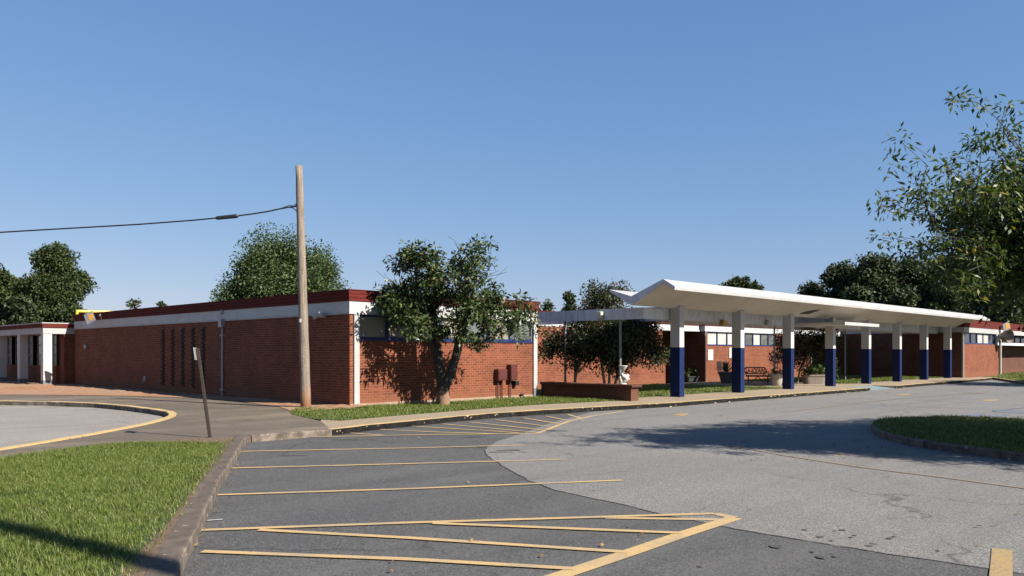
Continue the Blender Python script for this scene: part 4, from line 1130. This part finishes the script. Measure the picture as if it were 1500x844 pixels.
def bench():
    b = P(1108, 563); o = thing('garden_bench', b, 'dark bronze garden bench with cut-out lettering in its rounded back', 'bench')
    rt = Vector((SA, -CA, 0)); bk_ = Vector((CA, SA, 0)); ang = math.radians(-16)
    rt, bk_ = rt * math.cos(ang) + bk_ * math.sin(ang), bk_ * math.cos(ang) - rt * math.sin(ang)
    O = Vector(b)
    def bx(u0, u1, v0, v1, z0, z1, m=None, sl=0.0):
        m = m or MB(); vs = [O + rt * u + bk_ * (v + sl * (z - z0)) + Vector((0, 0, z)) for z in (z0, z1) for v in (v0, v1) for u in (u0, u1)]
        return m.add(vs, [(0, 2, 3, 1), (4, 5, 7, 6), (0, 1, 5, 4), (2, 6, 7, 3), (0, 4, 6, 2), (1, 3, 7, 5)])
    m = MB()
    for k in range(5): bx(-.52, .68, -.02 + .10 * k, .06 + .10 * k, .43, .46, m)
    bx(-.52, .68, -.04, -.02, .38, .46, m); m.build('seat', BENCHM, o)
    for u in (-.40, .56):
        for v in (0.0, .42): bx(u - .03, u + .03, v - .02, v + .03, 0, .43).build('leg', BENCHM, o)
    m = MB()
    for s in (-1, 1):
        p0 = O + rt * (.06 + s * .38) + bk_ * .2; p1 = O + rt * .06 + bk_ * .2 + Vector((0, 0, .40)); m.tube([p0 + Vector((0, 0, .02)), p1], .022, 6)
    m.build('brace', BENCHM, o)
    # rounded back frame, with slats of lettering
    pts = []; hw, hh, rad, cz = .53, .155, .13, .70
    for (cx_, cz_, a0) in ((hw - rad, cz + hh - rad, 0), (-hw + rad, cz + hh - rad, 90), (-hw + rad, cz - hh + rad, 180), (hw - rad, cz - hh + rad, 270)):
        for k in range(5):
            a = math.radians(a0 + 22.5 * k); pts.append(O + rt * (cx_ - .06 + math.cos(a) * rad) + bk_ * -.06 + Vector((0, 0, cz_ + math.sin(a) * rad)))
    pts.append(pts[0]); pts.append(pts[1])
    MB().tube(pts, .030, 8).build('back_frame', BENCHM, o)
    m = MB()
    for u in (-.50, .36): bx(u - .025, u + .025, -.08, -.03, .43, .60, m)
    m.build('back_support', BENCHM, o)
    cu = bpy.data.curves.new('bench_text', 'FONT'); cu.body = 'LA-JCKAIN'; cu.size = .30; cu.extrude = .012; cu.align_x = 'CENTER'; cu.offset = .012
    to = bpy.data.objects.new('bench_text', cu); C.objects.link(to)
    me = bpy.data.meshes.new_from_object(to.evaluated_get(bpy.context.evaluated_depsgraph_get()))
    C.objects.unlink(to); bpy.data.objects.remove(to)
    xs = [v.co.x for v in me.vertices]; sc = .92 / (max(xs) - min(xs))
    for v in me.vertices:
        p = O + rt * (v.co.x * sc - .06) + bk_ * (-.06 - v.co.z) + Vector((0, 0, cz - .105 + v.co.y * 1.0)); v.co = p - Vector(o.location)
    me.materials.clear(); me.materials.append(BENCHM); me.name = 'lettering'
    lo = bpy.data.objects.new('lettering', me); C.objects.link(lo); lo.parent = o
bench()

# ------------------------------------------------------------------ trees
def spray_tree(name, label, cat, trunks, blobs, n_t, n_per, sigma, ll, lw, droop, leafm, bark, tip, seed, base_r, group=None, bare=None, shell=.3, step=.4, bend=.1, wander=.12, expo=2.25, flat=0, keep=None):
    t = thing(name, trunks[0][0], label, cat, group)
    pts = blob_points(blobs, n_t, seed, shell)
    if keep is not None: pts = np.array([p for p in pts if keep(p)])
    allp = pts if bare is None else np.vstack([pts, bare])
    N, PA, R, K = branches(trunks, allp, tip, seed, step, wander, bend, expo, base_r)
    thr = base_r * .30
    wood(N, PA, R, K, bark, 'trunk', t, 10, lambda i: R[i] > thr)
    wood(N, PA, R, K, bark, 'branches', t, 6, lambda i: R[i] <= thr)
    leaves(pts, n_per, sigma, ll, lw, droop, leafm, 'crown', t, seed + 1, flat)
    return t

# magnolia-like tree by the corner building
dM = 25.28; bM = W(650, dM, 0)
def q3(px, py, dd=0): return W(px, dM + dd, EYE + (HY - py) / F * (dM + dd))
mgr = random.Random(4)
mag_bl = pix_blobs([(490 + a * .3436, 330 + b * .3436, r * .37, mgr.uniform(-1.6, .4)) for a, b, r in
    [(340, 130, 48), (420, 150, 46), (300, 180, 48), (380, 230, 58), (470, 190, 50), (560, 110, 40), (620, 100, 40), (650, 80, 20), (540, 180, 55), (600, 220, 55), (650, 160, 24), (330, 290, 58), (250, 330, 50), (210, 320, 32),
     (300, 380, 52), (380, 340, 58), (450, 300, 60), (530, 290, 60), (600, 310, 58), (480, 390, 50), (550, 420, 50), (620, 380, 58), (680, 350, 52), (740, 370, 48), (780, 330, 38), (810, 390, 42), (760, 430, 40), (640, 455, 40), (600, 500, 20),
     (350, 425, 42), (270, 410, 32), (700, 440, 40), (850, 350, 16), (240, 270, 26), (450, 250, 58), (560, 360, 58), (195, 245, 12), (700, 290, 18), (320, 345, 52), (260, 300, 40), (420, 200, 45), (590, 160, 40), (450, 450, 36), (545, 475, 32), (625, 490, 26), (380, 450, 34), (420, 395, 45), (300, 440, 30), (830, 440, 26), (790, 460, 28), (215, 360, 24)]], dM)
rb = np.random.default_rng(3)
bare = np.array([q3(px + rb.normal(0, 5), py + rb.normal(0, 5), rb.normal(0, .4)) for px, py in
                 [(614, 362), (625, 356), (640, 358), (655, 365), (688, 352), (700, 345), (716, 352), (735, 396), (744, 388), (730, 405), (740, 400), (560, 400), (566, 392), (778, 434), (768, 440), (555, 446), (552, 440), (590, 372), (603, 360), (680, 350), (671, 372), (716, 372), (728, 390), (630, 350), (648, 352), (610, 370), (584, 384), (575, 396), (664, 358), (692, 344)]])
mt = spray_tree('magnolia_tree', 'dark glossy leaved tree with a forked trunk standing before the sunlit brick wall', 'tree',
           [[bM, q3(649, 572), q3(646, 548), q3(641, 522, .05), q3(638, 495, .1), q3(636, 465, .1), q3(634, 440)], [q3(649, 572), q3(659, 550, -.05), q3(668, 522, -.1), q3(674, 495, -.15), q3(684, 460, -.1)], [q3(641, 522, .05), q3(628, 500, -.2), q3(606, 486, -.3), q3(580, 462, -.3)]],
           mag_bl, 350, 36, .135, .16, .072, .3, LEAF_MAG, BARK_D, .006, 21, .20, bare=bare, shell=.2, step=.35, expo=2.05)

# overhanging tree on the right: trunk stands on the island, just out of view
tr = (17.6, 1.55)
X_, Y_ = 12.6, 13.2
tR = (SA * X_ + CA * Y_, -CA * X_ + SA * Y_)
def c3(X, Y, z): return (SA * X + CA * Y, -CA * X + SA * Y, z)
cher = [(c3(12.3, 13.2, 5.0), (3.0, 3.0, 2.0)), (c3(9.9, 13.6, 4.3), (2.4, 2.4, 1.5)), (c3(9.9, 13.4, 2.9), (1.9, 2.0, 1.0)),
        (c3(10.6, 13.2, 2.45), (1.9, 2.0, .75)), (c3(14.2, 13.5, 4.2), (2.4, 2.6, 1.9)), (c3(12.6, 11.5, 4.2), (2.2, 2.0, 1.7)), (c3(12.4, 15.8, 4.2), (2.3, 2.0, 1.7)),
        (c3(10.4, 15.0, 3.7), (1.9, 1.9, 1.4)), (c3(8.2, 14.6, 3.6), (1.2, 1.5, 1.0)), (c3(7.55, 13.6, 4.15), (.75, .9, .5)), (c3(7.6, 13.3, 3.1), (.65, .9, .55)), (c3(11.4, 13.4, 3.2), (2.0, 2.2, 1.3)), (c3(8.3, 13.4, 3.9), (1.2, 1.3, .9)), (c3(11.6, 11.9, 3.2), (2.3, 1.9, 1.3)), (c3(10.4, 12.6, 3.3), (2.0, 1.8, 1.2)), (c3(8.7, 13.2, 2.9), (1.1, 1.3, .7)), (c3(12.5, 15.0, 3.2), (2.1, 2.0, 1.2)), (c3(13.8, 16.2, 4.0), (2.2, 2.2, 1.3)), (c3(14.2, 14.5, 3.2), (2.2, 2.0, 1.2)), (c3(11.6, 15.8, 3.4), (1.7, 1.8, 1.1)), (c3(14.5, 17, 3.6), (2.0, 2.0, 1.2)), (c3(9.3, 13.3, 3.5), (1.5, 1.6, 1.0))]
chr_ = random.Random(9)
cher += pix_blobs([(1160 + a * .4266, 100 + b * .4266, r * .44, chr_.uniform(-1.0, 1.0)) for a, b, r in
    [(590, 90, 32), (640, 120, 38), (700, 150, 36), (560, 108, 18), (400, 260, 32), (450, 282, 28), (520, 230, 22), (350, 330, 18), (340, 410, 34), (400, 380, 38), (470, 360, 44), (310, 480, 28), (360, 460, 38), (450, 440, 50), (540, 400, 50), (600, 440, 60),
     (640, 250, 42), (690, 210, 36), (650, 310, 38), (720, 330, 50), (760, 300, 50), (560, 330, 28), (600, 290, 28), (320, 590, 28), (370, 570, 34), (430, 560, 40), (500, 520, 50), (560, 540, 55), (640, 500, 68), (700, 450, 68), (760, 420, 70), (500, 610, 44),
     (450, 640, 36), (560, 640, 58), (640, 620, 68), (720, 600, 78), (780, 520, 78), (600, 710, 54), (680, 720, 74), (760, 720, 78), (650, 785, 54), (740, 800, 66), (700, 262, 36), (770, 200, 36)]], 13.2)
def pb3(px, py, dd=0): return W(px, 13.2 + dd, EYE + (HY - py) / F * (13.2 + dd))
def kp(p):                                     # sparse at the top and at the near edge
    return True
bare2 = np.array([c3(9.6 + rb.normal(0, .7), 13.2 + rb.normal(0, .6), 5.3 + abs(rb.normal(0, .45))) for _ in range(26)] + [c3(7.4 + rb.normal(0, .35), 13.2 + rb.normal(0, .4), 3.6 + rb.normal(0, .7)) for _ in range(10)])
spray_tree('cherry_tree', 'big leafy tree at the right edge with drooping narrow leaves over the traffic island', 'tree',
           [[(*tR, -.1), c3(12.6, 13.2, .9), c3(12.5, 13.2, 1.7), c3(12.3, 13.2, 2.6), c3(12.2, 13.3, 3.6), c3(12.2, 13.3, 4.6)], [c3(12.5, 13.2, 1.7), c3(11.9, 13.2, 2.5), c3(11.1, 13.3, 3.3), c3(10.2, 13.4, 4.0), c3(9.4, 13.3, 4.7)], [c3(12.5, 13.2, 1.7), c3(13.2, 13.6, 2.6), c3(13.9, 13.8, 3.6)], [c3(11.1, 13.3, 3.3), pb3(1560, 300), pb3(1500, 225), pb3(1462, 175), pb3(1432, 150)], [c3(11.1, 13.3, 3.3), pb3(1500, 330), pb3(1430, 275), pb3(1370, 235), pb3(1335, 212)], [c3(11.9, 13.2, 2.5), pb3(1520, 400), pb3(1440, 350), pb3(1370, 330), pb3(1315, 300)], [c3(11.9, 13.2, 2.5), pb3(1510, 420), pb3(1430, 390), pb3(1360, 355), pb3(1310, 345)]],
           cher, 4600, 27, .115, .128, .046, .6, LEAF_CHERRY, BARK_G, .0045, 33, .2, bare=bare2, shell=.25, step=.4, bend=.14)

# crape myrtles: several pale stems each
def myrtle(label, px, d, blobs, stems, seed, n_t, n_per):
    def s3(x, y, dd=0): return W(x, d + dd, EYE + (HY - y) / F * (d + dd))
    b = W(px, d, 0)
    trunks = []
    for k, st in enumerate(stems): trunks.append([W(st[0][0], d + st[0][2], 0)] + [s3(*q) for q in st[1:]])
    first = trunks[0]
    t = thing('crape_myrtle', first[0], label, 'tree', 'crape myrtles')
    pts = blob_points(pix_blobs(blobs, d), n_t, seed, .3)
    N = []
    idx = np.argmin([[np.linalg.norm(p - np.array(tr_[-1])) for tr_ in trunks] for p in pts], axis=1)
    for k, tr_ in enumerate(trunks):
        sel = pts[idx == k]
        if len(sel) == 0: continue
        N_, PA, R, K = branches([tr_], sel, .006, seed + k, .4, .12, .12, 2.3, .055)
        wood(N_, PA, R, K, BARK_P, 'trunk', t, 8)
    leaves(pts, n_per, .19, .135, .070, .3, LEAF_MYRTLE, 'crown', t, seed)
    return t
myrtle('crape myrtle with pale slender stems behind the low brick wall, left of the canopy columns', 842, 31.8,
       [(850, 515, 30, 0), (822, 500, 26, .2), (868, 492, 40, 0), (885, 440, 24, .3), (905, 500, 38, -.2), (890, 470, 34, .4), (935, 500, 32, -.2), (955, 515, 24, -.3), (920, 478, 26, .3), (872, 428, 15, .3), (906, 430, 16, .5), (850, 490, 30, .2), (900, 525, 26, .2), (968, 522, 12, -.3), (862, 455, 20, .3), (800, 512, 14, .2), (945, 480, 20, .2)],
       [[(839, 0, 0), (846, 535, 0), (858, 515, 0), (870, 490, 0)], [(842, 0, .2), (843, 530, .1), (838, 510, 0)], [(892, 0, 0), (893, 530, 0), (892, 505, 0), (893, 475, .2)], [(898, 0, .2), (908, 530, 0), (926, 508, 0)], [(888, 0, .1), (880, 525, 0), (874, 500, .3), (880, 455, .4)]], 51, 640, 46)
myrtle('crape myrtle with reddish seed heads between the third and fourth canopy columns', 1168, 43.5,
       [(1165, 505, 24, 0), (1190, 500, 22, .3), (1148, 500, 16, 0), (1205, 512, 18, .2), (1176, 520, 20, 0), (1142, 520, 12, 0), (1215, 495, 14, 0)],
       [[(1160, 0, 0), (1162, 540, 0), (1165, 520, 0)], [(1168, 0, .3), (1172, 540, 0), (1184, 515, 0)], [(1157, 0, .2), (1152, 540, 0), (1148, 520, 0)]], 61, 260, 40)
# dark shrub by the trough
cS = W(1209, 44, 0); sh = thing('garden_shrub', cS, 'dense dark green shrub beside the fourth canopy column', 'shrub')
cl = blob_points([((cS[0], cS[1], .75), (.62, .62, .75)), ((cS[0] - .3, cS[1] - .3, .45), (.55, .55, .5))], 90, 5, .3)
N_, PA, R, K = branches([[(cS[0], cS[1], -.1), (cS[0], cS[1], .2), (cS[0] + .02, cS[1], .4)]], cl[::3], .006, 5, .3, .1, 0, 2.2, .04)
wood(N_, PA, R, K, BARK_G, 'stem', sh); leaves(cl, 26, .14, .11, .055, .1, LEAF_FAR, 'foliage', sh, 6)

# distant trees
BG = 'trees beyond the school roofs'
far_tree('pine_tree', 'tall dark clumpy pine at far left above the low white columned wing', 'tree', 82, 72, 360, 52, LEAF_PINE, BARK_G, 171, 280, 180, .22, 'round', BG, low=1.0, lobes=24)
far_tree('pine_tree', 'dark pine cut by the left edge of the photo, lower than the pine beside it', 'tree', -4, 76, 391, 52, LEAF_PINE, BARK_G, 72, 90, 150, .30, 'pine', BG, low=1, lobes=14)
far_tree('broadleaf_tree', 'small dark tree filling the gap between the two pines at far left', 'tree', 34, 68, 432, 32, LEAF_FAR, BARK_G, 73, 40, 100, .30, 'round', BG, low=.5)
far_tree('elm_tree', 'broad light green tree rising behind the long brick building and the utility pole', 'tree', 404, 66, 336, 96, LEAF_ELM, BARK_G, 74, 300, 170, .18, 'round', BG, low=1.5, lobes=24)
far_tree('young_tree', 'small thin tree top just above the roof, left of the broad green tree', 'tree', 196, 75, 437, 15, LEAF_FAR, BARK_G, 75, 12, 34, .26, 'round', BG, low=3, lobes=5)
far_tree('young_tree', 'tiny sparse tree top above the roof between the thin tree and the broad tree', 'tree', 238, 78, 443, 11, LEAF_FAR, BARK_G, 76, 8, 26, .26, 'round', BG, low=3, lobes=4)
far_tree('broadleaf_tree', 'dark tree top behind the crown of the forked magnolia', 'tree', 718, 70, 420, 30, LEAF_FAR, BARK_G, 77, 40, 80, .28, 'round', BG, low=2)
far_tree('broadleaf_tree', 'small round tree top left of the crape myrtle above the rear roof', 'tree', 834, 66, 430, 15, LEAF_FAR, BARK_G, 78, 22, 70, .24, 'round', BG, low=2, lobes=6)
far_tree('broadleaf_tree', 'low tree top between the magnolia and the small round tree top', 'tree', 803, 70, 444, 17, LEAF_FAR, BARK_G, 79, 22, 70, .24, 'round', BG, low=2, lobes=6)
far_tree('broadleaf_tree', 'distant tree top peeping over the middle of the white canopy', 'tree', 1075, 105, 408, 26, LEAF_FAR, BARK_G, 80, 40, 90, .36, 'pine', BG, low=3, lobes=9)
far_tree('broadleaf_tree', 'distant lower tree top to the right of the one over the canopy', 'tree', 1108, 108, 416, 20, LEAF_FAR, BARK_G, 81, 30, 80, .36, 'pine', BG, low=3, lobes=7)
for px, d, top, hw, lb, sd in ((1188, 100, 418, 30, 'leftmost and lowest tree of the dark wood over the right half of the canopy', 82), (1232, 96, 388, 36, 'second tree from the left in the dark wood behind the canopy', 83), (1282, 92, 374, 40, 'tall rounded tree in the middle of the dark wood behind the canopy', 84),
                               (1338, 94, 380, 42, 'tree of the dark wood just left of the overhanging branches', 85), (1396, 88, 376, 44, 'tree of the dark wood seen through the drooping branches', 86), (1452, 86, 366, 46, 'tree of the dark wood behind the far right building', 87), (1512, 84, 356, 48, 'tree of the dark wood cut by the right edge of the photo', 88)):
    far_tree('broadleaf_tree', lb, 'tree', px, d, top, hw * 1.3, LEAF_FAR, BARK_G, sd, 190, 140, .30, 'round', BG, low=.3, lobes=22)
for px, d, top, hw, lb, sd in ((1258, 84, 420, 34, 'lower bushy tree at the front of the dark wood behind the canopy roof', 91), (1325, 82, 424, 36, 'lower bushy tree of the wood above the right part of the canopy roof', 92), (1390, 80, 420, 36, 'lower bushy tree of the wood above the right end of the canopy', 93), (1470, 78, 418, 44, 'lower bushy tree of the wood behind the amber floodlight', 94)):
    far_tree('broadleaf_tree', lb, 'tree', px, d, top, hw, LEAF_FAR, BARK_G, sd, 46, 120, .36, 'round', BG, low=.2, lobes=8)

# ------------------------------------------------------------------ what stands just outside the frame and throws the shadows
az = math.radians(11.0); el = math.radians(37.0)
sun_dir = Vector((math.sin(az) * math.cos(el), -math.cos(az) * math.cos(el), math.sin(el)))
g = P(95, 796); k = 13.5
LP = thing('utility_pole', (g[0] + sun_dir.x / math.cos(el) * k, g[1] + sun_dir.y / math.cos(el) * k, LOW), 'tall wooden pole beside the photographer that shades the near lawn', 'pole')
MB().tube([(LP.location.x, LP.location.y, -.3), (LP.location.x, LP.location.y, 12.8)], [.19, .14], 14).build('shaft', POLEW, LP)
MB().tube([(LP.location.x - .0, LP.location.y, 12.3), (LP.location.x + 1.2, LP.location.y - .2, 12.6)], .04, 8).build('bracket', STEEL, LP)
sh2 = P(1475, 566, LOW); hh = 4.6
far_t = (sh2[0] + 2.5 + sun_dir.x / math.tan(el) / math.cos(el) * hh, sh2[1] + sun_dir.y / math.tan(el) / math.cos(el) * hh)
oX, oY = SA * far_t[0] - CA * far_t[1], CA * far_t[0] + SA * far_t[1]
oX = max(oX, .6214 * oY + 3.6); ft = c3(oX, oY, 0)
ob = [((ft[0] + dx_, ft[1] + dy_, z_), (2.1, 2.1, 1.5)) for dx_, dy_, z_ in ((0, 0, 5.2), (1.8, .6, 4.6), (-1.5, .8, 4.4), (.4, -1.6, 4.5), (.2, 1.8, 4.6))]
spray_tree('shade_tree', 'leafy tree just past the right edge that shades the far asphalt', 'tree', [[ft, (ft[0], ft[1], 1.5), (ft[0] + .1, ft[1], 3.0), (ft[0], ft[1], 4.4)]], ob, 260, 40, .32, .26, .13, .3, LEAF_FAR, BARK_G, .01, 44, .2)

# ------------------------------------------------------------------ light, sky, camera
sun = bpy.data.lights.new('sun', 'SUN'); sun.energy = 5.0; sun.angle = math.radians(.53); sun.color = (1.0, .93, .83)
so = bpy.data.objects.new('sun', sun); C.objects.link(so); so.rotation_euler = sun_dir.to_track_quat('Z', 'Y').to_euler()
w = bpy.data.worlds.new('World'); SC.world = w; w.use_nodes = True
nt = w.node_tree; bg = nt.nodes['Background']; sky = nt.nodes.new('ShaderNodeTexSky'); sky.sky_type = 'NISHITA'
sky.sun_disc = False; sky.sun_elevation = el; sky.sun_rotation = math.atan2(sun_dir.x, sun_dir.y)
sky.altitude = 300; sky.air_density = 1.0; sky.dust_density = .25; sky.ozone_density = 3.5
sp_ = nt.nodes.new('ShaderNodeSeparateColor'); cb_ = nt.nodes.new('ShaderNodeCombineColor'); nt.links.new(sky.outputs[0], sp_.inputs[0])
for i_, (v0, e_, a_) in enumerate(((1.17, .80, 1.10), (2.04, .58, 2.22), (3.75, .39, 4.45))):     # the camera's flatter rendering of a hazy summer sky
    d1 = node(nt, 'ShaderNodeMath', operation='DIVIDE'); nt.links.new(sp_.outputs[i_], d1.inputs[0]); d1.inputs[1].default_value = v0
    d2 = node(nt, 'ShaderNodeMath', operation='POWER'); nt.links.new(d1.outputs[0], d2.inputs[0]); d2.inputs[1].default_value = e_
    d3 = node(nt, 'ShaderNodeMath', operation='MULTIPLY'); nt.links.new(d2.outputs[0], d3.inputs[0]); d3.inputs[1].default_value = a_
    nt.links.new(d3.outputs[0], cb_.inputs[i_])
nt.links.new(cb_.outputs[0], bg.inputs['Color']); bg.inputs['Strength'].default_value = .05

cam = bpy.data.cameras.new('camera'); cam.lens = F / 1500 * 36; cam.sensor_width = 36; cam.clip_end = 2500; cam.clip_start = .05
cam.shift_y = (HY - 422) / 1500
co = bpy.data.objects.new('camera', cam); C.objects.link(co); co.location = (0, 0, EYE)
co.rotation_euler = (math.pi / 2, 0, math.atan2(-CA, SA))
SC.camera = co
SC.view_settings.view_transform = 'Standard'; SC.view_settings.look = 'None'; SC.view_settings.exposure = 1.40; SC.view_settings.gamma = 1
SC.render.film_transparent = False
SC.cycles.max_bounces = 6; SC.cycles.use_denoising = True
